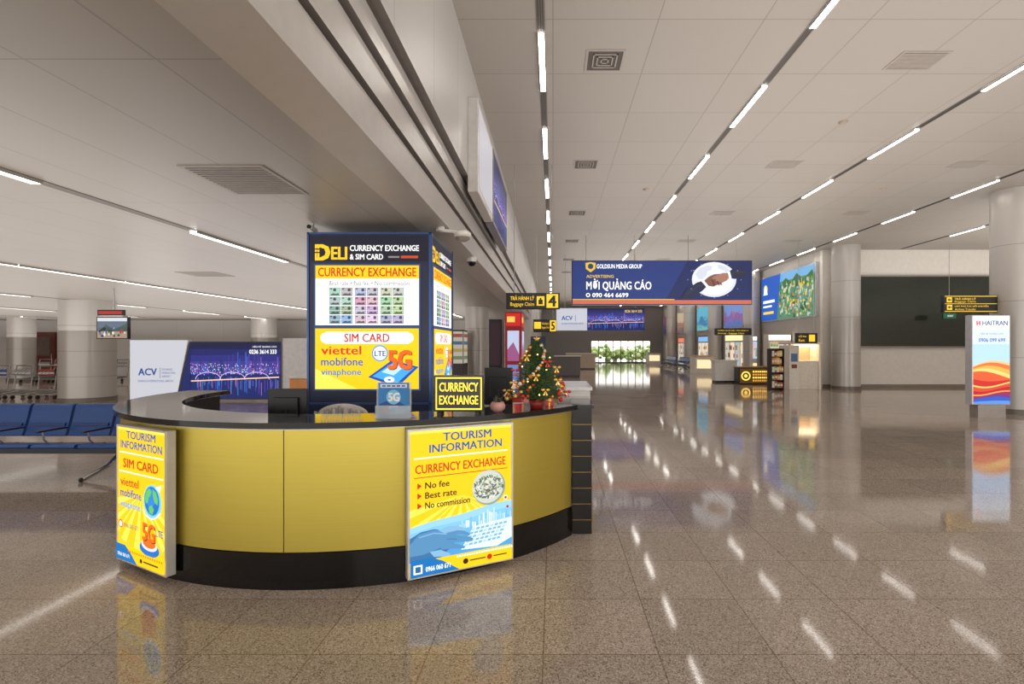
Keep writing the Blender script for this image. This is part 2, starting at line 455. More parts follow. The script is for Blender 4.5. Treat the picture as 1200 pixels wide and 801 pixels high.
MB().arc(CX, CY, R-.38, R+.01, -5, 146, 1.048, 1.06, M((190, 190, 185), .3, .8)).build("metal_trim", c)
MB().arc(CX, CY, R-1.0, R-.3, 10, 140, .72, .75, M((60, 56, 54), .3)).arc(CX, CY, R-.95, R-.85, 30, 34, 0, .72, blkm).arc(CX, CY, R-.95, R-.85, 130, 134, 0, .72, blkm).build("inner_desk", c)
e = thing("shelf_unit", (.25, 4.6, 0), "black end unit of the counter with thin gold shelf edges", "shelf")
MB().box(.165, 4.5, 0, .33, 5.0, 1.07, blk).build("cabinet_body", e, bevel=.003)
g2 = M((150, 118, 66), .35, .7)
for k in range(7):
    z = .12+.135*k
    MB().box(.16, 4.49, z, .336, 5.0, z+.006, g2).build("shelf", e)
MB().box(.16, 4.48, 1.07, .345, 5.02, 1.1, bt).build("top", e)
e = thing("cabinet", (.2, 5.5, 0), "white storage cabinet with a glossy top beside the counter", "cabinet")
MB().box(.06, 5.12, 0, .36, 6.0, 1.17, M((225, 222, 220), .3)).build("cabinet_body", e, bevel=.004)
MB().box(.04, 5.1, 1.17, .38, 6.02, 1.2, M((240, 238, 236), .15)).build("top", e)
for k in range(3):
    MB().box(.07, 5.105, .1+.35*k, .35, 5.12, .42+.35*k, M((215, 212, 210), .3)).build("drawer", e)

# ---- lit poster boxes on the counter front
yel = E((254, 206, 12), 1.0); yel2 = E((255, 226, 84), 1.08); red = E((214, 34, 20), .9); blue = E((12, 92, 176), .9); lbl = E((60, 170, 235), .95)
white = E((255, 255, 252), 1.15); org = E((240, 120, 20), .95); drk = E((60, 20, 16), .8)
def counter_poster(tdeg, wid, zb, zt, dist, kind):
    t = math.radians(tdeg)
    n = Vector((-math.cos(t), -math.sin(t), 0)); U = Vector((math.sin(t), -math.cos(t), 0))
    if U.cross(Vector((0, 0, 1))).dot(n) < 0: U = -U
    ctr = Vector((CX, CY, 0))+n*dist
    th = .055
    e = thing("poster_lightbox", (ctr.x, ctr.y, 0), "illuminated yellow poster box for %s on the counter front" % ("SIM cards" if kind == 's' else "currency exchange"), "light box")
    rot = Matrix(((U.x, -n.x, 0, ctr.x), (U.y, -n.y, 0, ctr.y), (0, 0, 1, 0), (0, 0, 0, 1)))
    MB().box(-wid/2, 0, zb, wid/2, th, zt, M((200, 196, 188), .35, .3), rot).build("housing", e, bevel=.003)
    fr = MB(); k = .014; fm = M((225, 222, 215), .3, .4)
    fr.box(-wid/2, -.008, zb, wid/2, 0, zb+k, fm, rot).box(-wid/2, -.008, zt-k, wid/2, 0, zt, fm, rot)
    fr.box(-wid/2, -.008, zb+k, -wid/2+k, 0, zt-k, fm, rot).box(wid/2-k, -.008, zb+k, wid/2, 0, zt-k, fm, rot)
    fr.build("frame", e)
    O = ctr-U*(wid/2-k); O.z = zb+k
    A = Art(O, U, wid-2*k, zt-zb-2*k, 100, 145, .0005)
    A.rect(0, 0, 100, 145, yel)
    for i in range(9):
        a = math.radians(20+i*18)
        A.poly([(50, 70), (max(0, min(100, 50+95*math.cos(a))), 70+60*math.sin(a)), (max(0, min(100, 50+95*math.cos(a+.13))), 70+60*math.sin(a+.13))], yel2, False)
    A.k += 1
    A.rect(0, 0, 100, 3, yel2)
    A.text("TOURISM", 31 if kind == 'c' else 18, 3.5, 79 if kind == 'c' else 80, 12, blue, .02); A.text("INFORMATION", 18 if kind == 'c' else 6, 14.5, 90 if kind == 'c' else 93, 23, blue, .02)
    A.rect(4, 27, 96, 28.2, white)
    if kind == 'c':
        A.text("CURRENCY EXCHANGE", 5, 34, 94, 43, red, .02)
        A.rect(4, 46.5, 96, 47.3, red)
        for i, tx in enumerate(("No fee", "Best rate", "No commission")):
            y = 52+i*10
            A.poly([(7, y+6.5), (11, y+3.2), (7, y)], red); A.text(tx, 14, y, 14+(23, 30, 43)[i], y+6.6, drk, .02)
        # pale blue picture: a hand typing on a laptop with city and charts
        rnd = random.Random(12)
        for i, cc in enumerate(((150, 206, 238), (128, 194, 234), (108, 182, 228), (92, 172, 222), (84, 164, 218), (78, 156, 214))):
            y0_ = 92+i*6
            A.poly([(0, 130), (0, y0_+4), (20, y0_), (50, y0_-3+i), (80, y0_-9+i*1.5), (100, y0_-10+i*1.5), (100, 130)], E(cc, 1.05), False); A.k += 1
        for i in range(26):
            x = 44+i*2.15; hh = rnd.uniform(4, 15)*(1.1-abs(i-16)/22)
            A.rect(x, 103-hh, x+1.5, 104, E(rnd.choice([(190, 224, 244), (226, 244, 252), (120, 180, 222), (160, 208, 238)]), 1.05), False)
        A.k += 1
        A.poly([(48, 126), (60, 104), (100, 100), (100, 122), (84, 129)], E((214, 236, 248), 1.1))
        for i in range(5):
            for j in range(8):
                x = 58+j*4.7-i*1.8; y = 105.5+i*3.8-j*.25
                A.poly([(x, y+2.6), (x+3.6, y+2.3), (x+4.2, y), (x+.8, y+.3)], E((120, 178, 216) if (i+j) % 4 else (180, 214, 236), 1.0), False)
        A.k += 1
        h1 = E((88, 146, 192), .95); h2 = E((132, 184, 218), 1.0); h3 = E((60, 116, 166), .95)
        A.poly([(0, 130), (0, 106), (10, 101), (22, 100), (34, 104), (42, 110), (40, 120), (28, 130)], h3)
        A.poly([(0, 112), (8, 103), (22, 101), (34, 104), (44, 110), (52, 112), (60, 116), (59, 119), (50, 118), (40, 117), (28, 120), (12, 124), (0, 124)], h1)
        for pts in (((30, 104), (40, 103), (50, 106), (57, 111), (56, 113), (48, 110), (38, 109)), ((26, 102), (36, 99), (46, 101), (53, 105), (52, 107), (44, 105), (32, 106)), ((30, 116), (42, 118), (52, 123), (51, 125), (40, 123), (28, 122)), ((18, 122), (28, 122), (38, 128), (36, 130), (22, 128))):
            A.poly(pts, h2 if pts[0][0] != 30 else h1)
        A.line([(8, 106), (22, 104), (34, 107)], 1.0, h2, False); A.line([(34, 112), (44, 114)], .8, h3)
        A.disc(76, 65, 17, E((150, 166, 150), .9)); A.disc(75, 64, 16, E((206, 214, 200), .95))
        for i in range(190):
            rr = 15*math.sqrt(rnd.random()); aa = rnd.uniform(0, 6.28); x = 75.5+rr*math.cos(aa); y = 64.5+rr*.8*math.sin(aa)
            ang = rnd.uniform(0, 3.1); dx, dy = 1.6*math.cos(ang), 1.6*math.sin(ang)
            A.line([(x-dx, y-dy), (x+dx, y+dy)], 1.3, E(rnd.choice([(90, 120, 90), (235, 238, 220), (130, 110, 90), (90, 110, 120), (170, 190, 160), (245, 245, 240)]), .8), i % 38 == 37)
        A.disc(93, 78, 2.3, white); A.disc(93, 78, 1.4, red); A.disc(95, 88, 1.3, red)
    else:
        A.text("SIM CARD", 12, 34, 86, 44, red, .022)
        A.rect(4, 48, 96, 49.2, white)
        A.text("viettel", 6, 55, 46, 64, red, .015); A.text("mobifone", 6, 67, 52, 76, blue, .015); A.text("vinaphone", 6, 80, 50, 90, lbl, .015)
        A.disc(75, 74, 18, E((120, 206, 240), 1.0)); A.disc(74, 73, 15, E((30, 110, 200), 1.0)); A.disc(71, 70, 10, E((50, 136, 220), 1.0))
        gn = E((100, 196, 96), 1.0)
        A.poly([(60, 72), (63, 64), (69, 60), (74, 63), (71, 68), (68, 70), (66, 76), (62, 77)], gn); A.poly([(76, 60), (83, 63), (87, 70), (86, 76), (80, 74), (77, 68)], gn); A.poly([(68, 80), (74, 77), (79, 81), (76, 87), (70, 86)], gn)
        A.poly([(82, 58), (94, 54), (90, 62)], white); A.line([(56, 84), (62, 89), (72, 92), (82, 90), (92, 83)], 1.4, white)
        A.disc(70, 124, 20, E((30, 120, 210), .9), ry=8); A.disc(70, 120, 16, E((240, 240, 250), .9), ry=6); A.disc(70, 118, 13, E((235, 120, 30), .9), ry=5)
        A.text("5G", 57.4, 98, 83.4, 117, E((170, 50, 10), .9), .04); A.text("5G", 56, 97, 82, 116, E((240, 110, 26), 1.0), .04); A.text("LTE", 84, 101, 98, 108, blue, .02)
        A.disc(10, 106, 4.4, red); A.disc(10, 106, 3.2, white)
        A.text("0966 060 671", 16, 103.5, 48, 108.5, E((30, 60, 140), .8), .01)
    A.rect(0, 131, 100, 145, yel)
    A.poly([(0, 145), (0, 128), (20, 128), (30, 133), (46, 145)], E((16, 120, 196), .9))
    if kind == 'c':
        A.rect(3, 133, 11, 142, white); A.rect(4.5, 134.5, 9.5, 140.5, E((40, 110, 170), .8))
        A.text("0966 060 671", 14, 136, 37, 141, white, .015)
        for i in range(2):
            A.disc(52+i*24, 138, 2.6, red if i else drk); A.rect(56+i*24, 137.4, 72+i*22, 138.6, drk)
        for i in range(24): A.disc(44+i*2.4, 131.5, .9, white, nxt=False)
        A.k += 1
    else:
        A.text("0966 060 671", 4, 137, 30, 141, white, .01)
        for i in range(16): A.disc(28+i*4.6, 133, 1.2, org, nxt=False)
        A.k += 1
        A.disc(55, 139, 2.4, drk); A.rect(60, 138, 90, 139.5, drk)
    A.build(e, label="backlit yellow poster artwork")
counter_poster(61.5, .68, .055, 1.03, 2.36, 's')
counter_poster(118.2, .76, .05, 1.045, 2.375, 'c')

# ================================================================== KIOSK PILLAR
kx0, kx1, ky0, ky1, kz = -2.6, -1.29, 5.6, 6.78, 2.8
k = thing("advertising_pillar", ((kx0+kx1)/2, (ky0+ky1)/2, 0), "square dark blue pillar with illuminated exchange and SIM card panels", "advertising pillar")
nav = M((36, 46, 78), .35)
MB().box(kx0, ky0, 0, kx1, ky1, kz, nav).build("pillar_body", k, bevel=.006)
tr = M((70, 100, 160), .3, .5)
mb = MB()
for x in (kx0, kx1-.02): mb.box(x, ky0-.012, 0, x+.02, ky0, kz, tr)
for y in (ky0, ky1-.02): mb.box(kx1, y, 0, kx1+.012, y+.02, kz, tr)
mb.box(kx0, ky0-.012, kz-.02, kx1, ky0, kz, tr).box(kx0, ky0-.012, .98, kx1, ky0, 1.0, tr)
mb.build("edge_trim", k)
def kiosk_art(O, U, W):
    A = Art(O, U, W, 1.8, 145, 200, .0008)
    A.rect(4, 4, 141, 34, E((20, 22, 42), .8))
    yl = E((250, 200, 30), 1.0)
    A.text("D", 9, 14, 27, 33, yl, .06); A.rect(6, 19, 20, 20.4, E((20, 22, 42), .8)); A.rect(6, 23, 21, 24.4, E((20, 22, 42), .8)); A.text("ELI", 28, 17, 47, 32, yl, .04)
    A.text("CURRENCY EXCHANGE", 50, 15, 131, 22, white, .02); A.text("& SIM CARD", 50, 25.5, 89, 32, white, .02)
    A.rect(95, 28, 108, 30, E((160, 150, 150), .7)); A.rect(110, 27.5, 130, 30.5, E((214, 80, 40), .8))
    A.rect(8, 37, 133, 186, E((60, 84, 140), .6))
    A.rect(10, 39, 131, 109, E((255, 255, 255), 1.2)); A.rect(10, 39, 131, 54.5, yel); A.text("CURRENCY EXCHANGE", 13, 41.5, 128, 52, red, .02)
    A.text("Best rate • No fee • No commission", 26, 57, 120, 62.5, E((40, 40, 60), .8), .01)
    rnd = random.Random(3)
    rows = [[(150, 170, 180), (150, 156, 186), (186, 166, 160)], [(140, 170, 150), (196, 150, 170), (150, 176, 150)], [(126, 154, 150), (170, 150, 184), (164, 172, 140)], [(140, 160, 186), (206, 164, 186), (146, 168, 190)]]
    cells = []
    for g in range(3):
        for r_ in range(4):
            for q in range(2):
                cc = tuple(max(0, min(255, v+rnd.randint(-22, 14))) for v in rows[r_][g])
                cells.append((26+g*30+q*14, 65+r_*10.8, cc, rnd.random()))
    mul = lambda c_, f: tuple(max(0, min(255, int(v*f))) for v in c_)
    for (x, y, cc, q) in cells: A.rect(x, y, x+13.4, y+4.9, E(mul(cc, .84), .9), False); A.rect(x, y+5.2, x+13.4, y+10.1, E(mul(cc, .95), .9), False)
    A.k += 1
    for (x, y, cc, q) in cells:
        for yy in (y, y+5.2):
            A.rect(x+.6, yy+.5, x+12.8, yy+4.4, E(mul(cc, 1.16), .95), False)
    A.k += 1
    for (x, y, cc, q) in cells:
        px_ = x+(9.6 if q > .4 else 6.6)
        A.disc(px_, y+2.7, 1.9, E(mul(cc, .5), .8), ry=1.9, n=10, nxt=False)
        A.rect(x+1.4, y+1.0, x+3.8, y+2.2, E(mul(cc, .45), .8), False)
        A.poly([(x+2, y+9.2), (x+2, y+8), (x+5, y+6.6), (x+8, y+7.4), (x+11, y+6.4), (x+12, y+9.2)], E(mul(cc, .58), .8), False)
    A.k += 1
    A.rect(10, 113, 131, 184, yel)
    A.poly([(10, 184), (10, 160), (60, 184)], yel2)
    A.rect(22, 117, 119, 131, white); A.disc(22, 124, 6, white); A.disc(119, 124, 6, white)
    A.text("SIM CARD", 44, 119, 97, 129, red, .022)
    A.text("viettel", 17, 133.5, 64, 143.5, E((226, 40, 40), .9), .015); A.text("mobifone", 17, 147, 66, 156.5, E((20, 100, 190), .9), .015)
    A.text("vinaphone", 17, 160, 64, 170, E((20, 140, 210), .9), .015)
    A.poly([(72, 170), (100, 150), (131, 158), (106, 182)], E((20, 80, 180), .9)); A.poly([(77, 169), (101, 153), (126, 159), (105, 178)], E((70, 170, 240), 1))
    A.poly([(88, 164), (101, 155), (114, 158), (102, 168)], E((190, 230, 250), 1))
    A.text("5G", 96, 139, 124, 162, E((176, 54, 12), .9), .05); A.text("5G", 95, 138, 123, 161, E((240, 104, 24), 1.0), .05)
    A.disc(86, 142, 9.5, E((70, 160, 230), .9)); A.disc(86, 142, 8, white); A.text("LTE", 79.5, 139, 93, 145.5, E((20, 70, 150), .9), .03)
    for r_ in (6, 4, 2): A.disc(97, 173, r_, (white, E((30, 110, 220), .9), white)[(r_//2) % 3], ry=r_*.6)
    return A
kiosk_art((kx0, ky0, 1.0), (1, 0, 0), kx1-kx0).build(k, label="backlit currency exchange and SIM card artwork")
kiosk_art((kx1, ky0, 1.0), (0, 1, 0), ky1-ky0).build(k, label="backlit currency exchange and SIM card artwork")

# dome cameras
wh = M((232, 228, 222), .3)
def dome(x0, x, y, z):
    e = thing("security_camera", (x, y, z), "white dome security camera on a short arm", "security camera")
    MB().cyl((x0, y, z+.12), (x0, y, z+.06), .05, .05, 20, wh).tube([(x0, y, z+.07), ((x0+x)/2, y, z+.06), (x, y, z+.05)], .02, wh).build("arm", e)
    MB().lathe((x, y, z), [(.001, .07), (.06, .068), (.095, .04), (.1, 0), (.085, -.01)], wh).build("housing", e)
    MB().lathe((x, y, z), [(.085, -.01), (.075, -.035), (.045, -.055), (.001, -.065)], M((150, 146, 140), .15)).build("dome", e)
dome(-1.3, -1.04, 6.1, 2.86)
e = thing("security_camera", (-2.56, 5.62, 2.8), "small black bullet security camera above the pillar", "security camera")
MB().cyl((-2.56, 5.70, 2.84), (-2.56, 5.56, 2.85), .028, mat=wh).cyl((-2.56, 5.56, 2.85), (-2.56, 5.545, 2.85), .022, mat=blk).build("housing", e)
MB().cyl((-2.56, 5.65, 2.8), (-2.56, 5.65, 2.9), .01, mat=alu).build("bracket", e)
e = thing("security_camera", (-1.26, 8.2, 2.97), "black dome camera under the bulkhead", "security camera")
MB().sph((-1.26, 8.2, 2.9), .07, blk).build("dome", e); MB().cyl((-1.26, 8.2, 2.9), (-1.26, 8.2, 2.97), .075, mat=wh).build("housing", e)

# ================================================================== ITEMS ON THE COUNTER
CT = 1.1
x, y = -1.1, 3.66
e = thing("leaflet_holder", (x, y, CT), "clear acrylic leaflet holder with a blue mobile network flyer", "leaflet holder")
ac = M((220, 230, 235), .05, alpha=.35)
MB().box(x-.12, y-.03, CT, x+.12, y+.08, CT+.006, ac).box(x-.12, y, CT, x+.12, y+.004, CT+.25, ac).box(x-.12, y-.03, CT, x+.12, y-.027, CT+.09, ac).build("holder", e)
MB().box(x-.105, y-.006, CT+.01, x+.105, y-.001, CT+.245, M((40, 110, 180), .4)).build("flyer", e)
A = Art((x-.105, y-.006, CT+.01), (1, 0, 0), .21, .235, 100, 110, .0006)
A.rect(0, 0, 100, 110, M((40, 130, 200), .4)); A.poly([(0, 110), (0, 70), (50, 50), (100, 80), (100, 110)], M((20, 70, 150), .4))
A.rect(6, 4, 94, 16, M((235, 240, 250), .4))
for i in range(5): A.rect(12+i*16, 7, 24+i*16, 13, M((60, 120, 180), .4), False)
A.k += 1
A.disc(50, 46, 24, M((120, 200, 235), .4)); A.text("5G", 32, 32, 70, 60, M((250, 250, 255), .4), .06)
A.disc(22, 88, 9, M((240, 120, 60), .4)); A.disc(78, 90, 10, M((120, 200, 220), .4)); A.rect(36, 74, 64, 100, M((230, 240, 250), .4)); A.rect(40, 78, 60, 96, M((60, 150, 210), .4)); A.build(e)
# LED sign
x0, x1, y = -.87, -.505, 3.86
e = thing("led_sign", ((x0+x1)/2, y, CT), "black tabletop sign with glowing yellow currency exchange lettering", "sign")
MB().box(x0, y, CT+.02, x1, y+.035, CT+.285, blk).build("housing", e, bevel=.003)
MB().box(x0+.03, y-.03, CT, x0+.06, y+.08, CT+.02, blk).box(x1-.06, y-.03, CT, x1-.03, y+.08, CT+.02, blk).build("feet", e)
A = Art((x0, y, CT+.02), (1, 0, 0), x1-x0, .265, 100, 76, .0006)
ly = E((255, 220, 60), 1.5)
for r_ in ((4, 4, 96, 7), (4, 69, 96, 72), (4, 7, 6.5, 69), (93.5, 7, 96, 69)): A.rect(*r_, ly, False)
A.k += 1
A.text("CURRENCY", 11, 15, 89, 34, ly, .022); A.text("EXCHANGE", 11, 42, 89, 61, ly, .022); A.build(e, "lettering")
# pink pot with succulent
x, y = -.42, 4.02
e = thing("potted_plant", (x, y, CT), "small round pink pot with a tiny green succulent", "potted plant")
MB().lathe((x, y, CT), [(.001, 0), (.035, 0), (.055, .025), (.058, .05), (.045, .075), (.04, .075), (.038, .06), (.001, .06)], M((214, 160, 150), .3)).build("pot", e)
mb = MB()
for i in range(22):
    a = random.uniform(0, 6.28); t = random.uniform(.02, .05)
    mb.cyl((x, y, CT+.06), (x+t*math.cos(a), y+t*math.sin(a), CT+.075+random.uniform(.01, .05)), .008, .002, 6, M((90, 60, 70) if i % 3 else (70, 110, 60), .5))
mb.build("leaves", e)
# christmas tree
x, y = -.13, 4.24
e = thing("christmas_tree", (x, y, CT), "small decorated tabletop christmas tree with red and gold baubles", "christmas tree")
MB().lathe((x, y, CT), [(.001, 0), (.05, 0), (.065, .07), (.058, .07), (.05, .06), (.001, .06)], M((150, 40, 34), .4)).build("pot", e)
MB().cyl((x, y, CT+.05), (x, y, CT+.52), .012, .003, 8, M((80, 56, 36), .8)).build("trunk", e)
gm = [M((56, 100, 50), .6), M((96, 128, 66), .6), M((40, 78, 42), .6)]
mb = MB(); tips = []
def R_at(h): return .23*(1-h)**.72+.016
NB = 480
for i in range(NB):
    h = (i+.5)/NB; h = h**1.2
    a = i*2.39996; rr = R_at(h)*random.uniform(.78, 1.08)
    z0 = CT+.075+h*.47; p0 = Vector((x, y, z0)); p1 = Vector((x+rr*math.cos(a), y+rr*math.sin(a), z0-.015+rr*.12))
    d = p1-p0; tips.append((p1, h))
    mb.cyl(p0, p1, .0022, .001, 4, gm[2], caps=False)
    for q in range(18):
        t = .25+.75*q/18; b = p0+d*t; sd = Vector((random.uniform(-1, 1), random.uniform(-1, 1), random.uniform(-.5, 1))).normalized()
        tip = b+(sd*.75+d.normalized()*.6)*.028
        w = d.cross(sd).normalized()*.0024
        mb.add([b-w, b+w, tip], [(0, 1, 2)], gm[(i+q) % 3 if q % 4 else 1])
mb.build("branches", e, kind="stuff")
bm = [M((206, 40, 32), .2, .2), M((236, 190, 90), .2, .5), M((226, 220, 212), .2, .4), M((236, 150, 60), .2, .4)]
for i in range(90):
    p, h = tips[(i*7+3) % 460]
    if p.y > y+.06: continue
    MB().sph(p+Vector((0, -.006, -.008)), random.choice((.011, .014, .018)), bm[(0, 1, 3, 1, 0, 2)[i % 6]], 12, 8).build("bauble", e)
for i in range(11):
    a = -math.pi/2+(i-5)*.32; h = (.1, .45, .25, .7, .05, .38, .15, .6, .3, .5, .08)[i]; rr = R_at(h)+.012; c0 = Vector((x+rr*math.cos(a), y+rr*math.sin(a), CT+.09+h*.47))
    mb = MB()
    for s_ in (-1, 1):
        mb.sph(c0+Vector((s_*.018, 0, .005)), .016, bm[(1, 0, 1)[i % 3]], 10, 6, (1, .4, .7)); mb.add([c0, c0+Vector((s_*.02, -.004, -.036)), c0+Vector((s_*.006, -.004, -.038))], [(0, 1, 2)], bm[(1, 0, 1)[i % 3]])
    mb.build("ribbon_bow", e)
for i in range(26):
    p, h = tips[(i*23+11) % 460]
    if p.y > y+.02: continue
    MB().sph(p+Vector((0, -.01, .006)), .005, E((255, 200, 110), 6), 8, 5).build("fairy_light", e)
mb = MB()
for k_ in range(5):
    a = math.pi/2+k_*2*math.pi/5; c0 = Vector((x, y, CT+.555))
    pts = [c0+Vector((.032*math.cos(a), 0, .032*math.sin(a))), c0+Vector((.012*math.cos(a+.63), -.008, .012*math.sin(a+.63))), c0+Vector((.012*math.cos(a-.63), -.008, .012*math.sin(a-.63))), c0+Vector((0, -.012, 0)), c0+Vector((0, .012, 0))]
    mb.add(pts, [(0, 1, 3), (0, 3, 2), (0, 4, 1), (0, 2, 4)], bm[1])
mb.build("star", e)
x, y = -.03, 4.42
e = thing("gift_box", (x, y, CT), "small red gift box with a gold ribbon", "gift box")
MB().box(x-.035, y-.03, CT, x+.035, y+.03, CT+.05, bm[0]).build("box", e, bevel=.002)
MB().box(x-.006, y-.031, CT, x+.006, y+.031, CT+.052, bm[1]).build("ribbon", e)

# monitors, chair inside the counter
def monitor(x, y, z, w, h, zb, label):
    e = thing("computer_monitor", (x, y, z), label, "monitor")
    MB().box(x-w/2, y, zb, x+w/2, y+.03, zb+h, blkm).box(x-w*.3, y-.025, zb+h*.2, x+w*.3, y, zb+h*.75, blkm).build("housing", e, bevel=.006)
    MB().box(x-w/2+.01, y+.03, zb+.01, x+w/2-.01, y+.032, zb+h-.01, E((40, 60, 90), .5)).build("screen", e)
    MB().cyl((x, y-.02, z+.01), (x, y-.02, zb+h*.4), .018, mat=blkm).cyl((x, y-.01, z), (x, y-.01, z+.012), .1, mat=blkm).build("stand", e)
monitor(-2.17, 4.32, .75, .32, .28, .97, "back of a black computer monitor on the inner desk")
monitor(-.50, 4.85, .75, .26, .34, 1.06, "back of a tall black display on the inner desk")
e = thing("card_terminal", (-.30, 4.62, .75), "black payment printer on the inner desk", "printer")
MB().extr([(4.55, .75), (4.72, .75), (4.72, 1.0), (4.62, 1.04), (4.55, .95)], -.38, -.2, blkm).build("housing", e, bevel=.004)
MB().box(-.35, 4.6, 1.03, -.23, 4.66, 1.1, M((230, 228, 220), .6)).build("paper_roll", e)
x, y = -2.02, 4.98
e = thing("office_chair", (x, y, 0), "office swivel chair with a pale grey jacket over its backrest", "chair")
cg = M((60, 62, 66), .7)
MB().sph((x, y-.16, .5), .26, cg, 20, 10, (1, .85, .18)).build("seat", e)
mb = MB().sph((x, y+.12, .8), .26, cg, 20, 12, (.9, .16, .8)); mb.build("backrest", e)
mb = MB()
jk = M((206, 202, 198), .85); jk2 = M((180, 176, 172), .85)
mb.sph((x, y+.11, .93), .25, jk, 26, 14, (1.0, .3, .46))
for i in range(9):
    a = -1.0+i*.25
    mb.tube([(x+.22*a, y+.02, 1.03-.05*abs(a)), (x+.24*a+.02, y+.0, .93), (x+.25*a, y+.03, .8)], .017+.004*(i % 2), jk if i % 2 else jk2, 8)
mb.build("jacket", e)
mb = MB().cyl((x, y-.14, .08), (x, y-.14, .46), .025, mat=alu)
for i in range(5):
    a = i*2*math.pi/5; mb.tube([(x, y-.14, .1), (x+.24*math.cos(a), y-.14+.24*math.sin(a), .07)], .018, blkm); mb.sph((x+.24*math.cos(a), y-.14+.24*math.sin(a), .03), .03, blkm, 10, 6)
mb.build("base", e)

# ================================================================== WAITING BENCHES
def bench(x, y, n, label):
    e = thing("waiting_bench", (x, y, 0), label, "bench", "airport waiting benches")
    bl = M((28, 76, 146), .34); bl2 = M((18, 54, 118), .4); ch = M((215, 215, 215), .15, .9); w = .56
    for i in range(n):
        xa = x+i*w+.02; xb = x+(i+1)*w-.02
        pan = [(y-.30, .385), (y-.27, .415), (y-.1, .395), (y+.1, .365), (y+.17, .37), (y+.17, .33), (y+.1, .315), (y-.1, .345), (y-.28, .365)]
        MB().extr(pan, xa, xb, bl).build("seat", e, bevel=.012)
        bk = [(y+.20, .44), (y+.24, .43), (y+.31, .60), (y+.37, .80), (y+.38, .83), (y+.34, .84), (y+.31, .81), (y+.26, .62)]
        MB().extr(bk, xa, xb, bl).build("backrest", e, bevel=.012)
        MB().extr([(y+.245, .56), (y+.255, .6), (y+.235, .6), (y+.225, .565)], xa+.03, xb-.03, bl2).build("back_seam", e)
    MB().box(x-.05, y-.0, .25, x+n*w+.05, y+.07, .315, M((60, 62, 66), .4, .6)).build("beam", e, bevel=.004)
    for xx in (x+.28, x+n*w-.28):
        MB().tube([(xx-.1, y-.42, .02), (xx, y-.16, .14), (xx, y+.03, .26), (xx, y+.22, .14), (xx, y+.36, .02)], .026, ch, 10).tube([(xx, y+.03, .28), (xx, y+.2, .40), (xx, y+.3, .6)], .018, ch).sph((xx-.1, y-.42, .028), .028, blkm, 10, 6).sph((xx, y+.36, .028), .028, blkm, 10, 6).build("leg", e)
    for i in range(n+1):
        xx = x+i*w
        MB().tube([(xx, y+.05, .31), (xx, y-.1, .44), (xx, y-.12, .54)], .010, ch).build("armrest_bracket", e)
        MB().box(xx-.02, y-.2, .54, xx+.02, y+.2, .56, blkm).build("armrest", e, bevel=.006)
    return e
b1 = bench(-7.95, 6.62, 5, "row of blue padded airport seats on chrome legs")
for (x, y) in ((8.5, 36.8), (8.5, 40.6)):
    copy_thing(b1, (x, y, 0), -math.pi/2, "row of airport seats along the hall side")

# ================================================================== TROLLEYS
def trolley(x, y, col):
    e = thing("luggage_trolley", (x, y, 0), "steel luggage trolley with a %s advertising panel" % col[0], "luggage trolley", "luggage trolleys")
    st = M((150, 150, 150), .25, .8)
    MB().tube([(x-.28, y-.45, .14), (x+.28, y-.45, .14), (x+.26, y+.4, .22), (x-.26, y+.4, .22), (x-.28, y-.45, .14)], .018, st, 8).tube([(x-.1, y-.45, .14), (x-.1, y+.4, .22)], .012, st).tube([(x+.1, y-.45, .14), (x+.1, y+.4, .22)], .012, st).build("base_frame", e)
    MB().tube([(x-.26, y+.4, .22), (x-.27, y+.5, .98), (x+.27, y+.5, .98), (x+.26, y+.4, .22)], .018, st, 8).tube([(x-.26, y+.2, .72), (x+.26, y+.2, .72)], .01, st).build("handle", e)
    MB().box(x-.25, y+.4, .66, x+.25, y+.41, .86, M(col[1], .4)).box(x-.25, y+.396, .72, x+.25, y+.4, .77, M((235, 235, 235), .4)).build("advert_panel", e)
    mb = MB()
    for k_ in range(5): mb.tube([(x-.22+.11*k_, y+.46, .9), (x-.22+.11*k_, y+.22, .72), (x-.22+.11*k_, y+.46, .66)], .006, st, 6)
    mb.build("basket", e)
    for (wx, wy) in ((-.26, -.38), (.26, -.38), (0, .42)):
        MB().cyl((x+wx-.02, y+wy, .06), (x+wx+.02, y+wy, .06), .06, mat=blkm, n=14).cyl((x+wx, y+wy, .06), (x+wx, y+wy, .18), .012, mat=st, n=8).build("wheel", e)
RD = ("red", (180, 56, 50)); BL = ("blue", (50, 92, 170)); GY = ("grey", (170, 170, 174))
for i in range(6): trolley(-22.9+.7*i, 23.4, (GY, RD, RD, GY, BL, GY)[i])
for i in range(4): trolley(-17.4+.75*i, 16.2, (BL, GY, RD, BL)[i])

# ================================================================== BOARDS, WAITING AREA
def slanted_panel(parent, xb0, xb1, xt1, xt0, Y, d, z0, z1, mat, edge):
    mbp = MB()
    for (yy, rev) in ((Y, False), (Y+d, True)):
        q = [(xb0, yy, z0), (xb1, yy, z0), (xt1, yy, z1), (xt0, yy, z1)]
        mbp.add(q[::-1] if rev else q, [(0, 1, 2, 3)], mat)
    q = [(xb0, Y, z0), (xb1, Y, z0), (xt1, Y, z1), (xt0, Y, z1), (xb0, Y+d, z0), (xb1, Y+d, z0), (xt1, Y+d, z1), (xt0, Y+d, z1)]
    mbp.add(q, [(0, 4, 5, 1), (1, 5, 6, 2), (2, 6, 7, 3), (3, 7, 4, 0)], edge)
    return mbp.build("panel", parent)
Yb = 15.3; zt = sz(398, Yb); pw = M((236, 237, 241), .4)
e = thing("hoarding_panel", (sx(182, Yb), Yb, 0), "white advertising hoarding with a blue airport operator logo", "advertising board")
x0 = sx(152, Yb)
slanted_panel(e, x0, sx(206, Yb), sx(221, Yb), x0, Yb, .14, 0, zt, pw, pw)
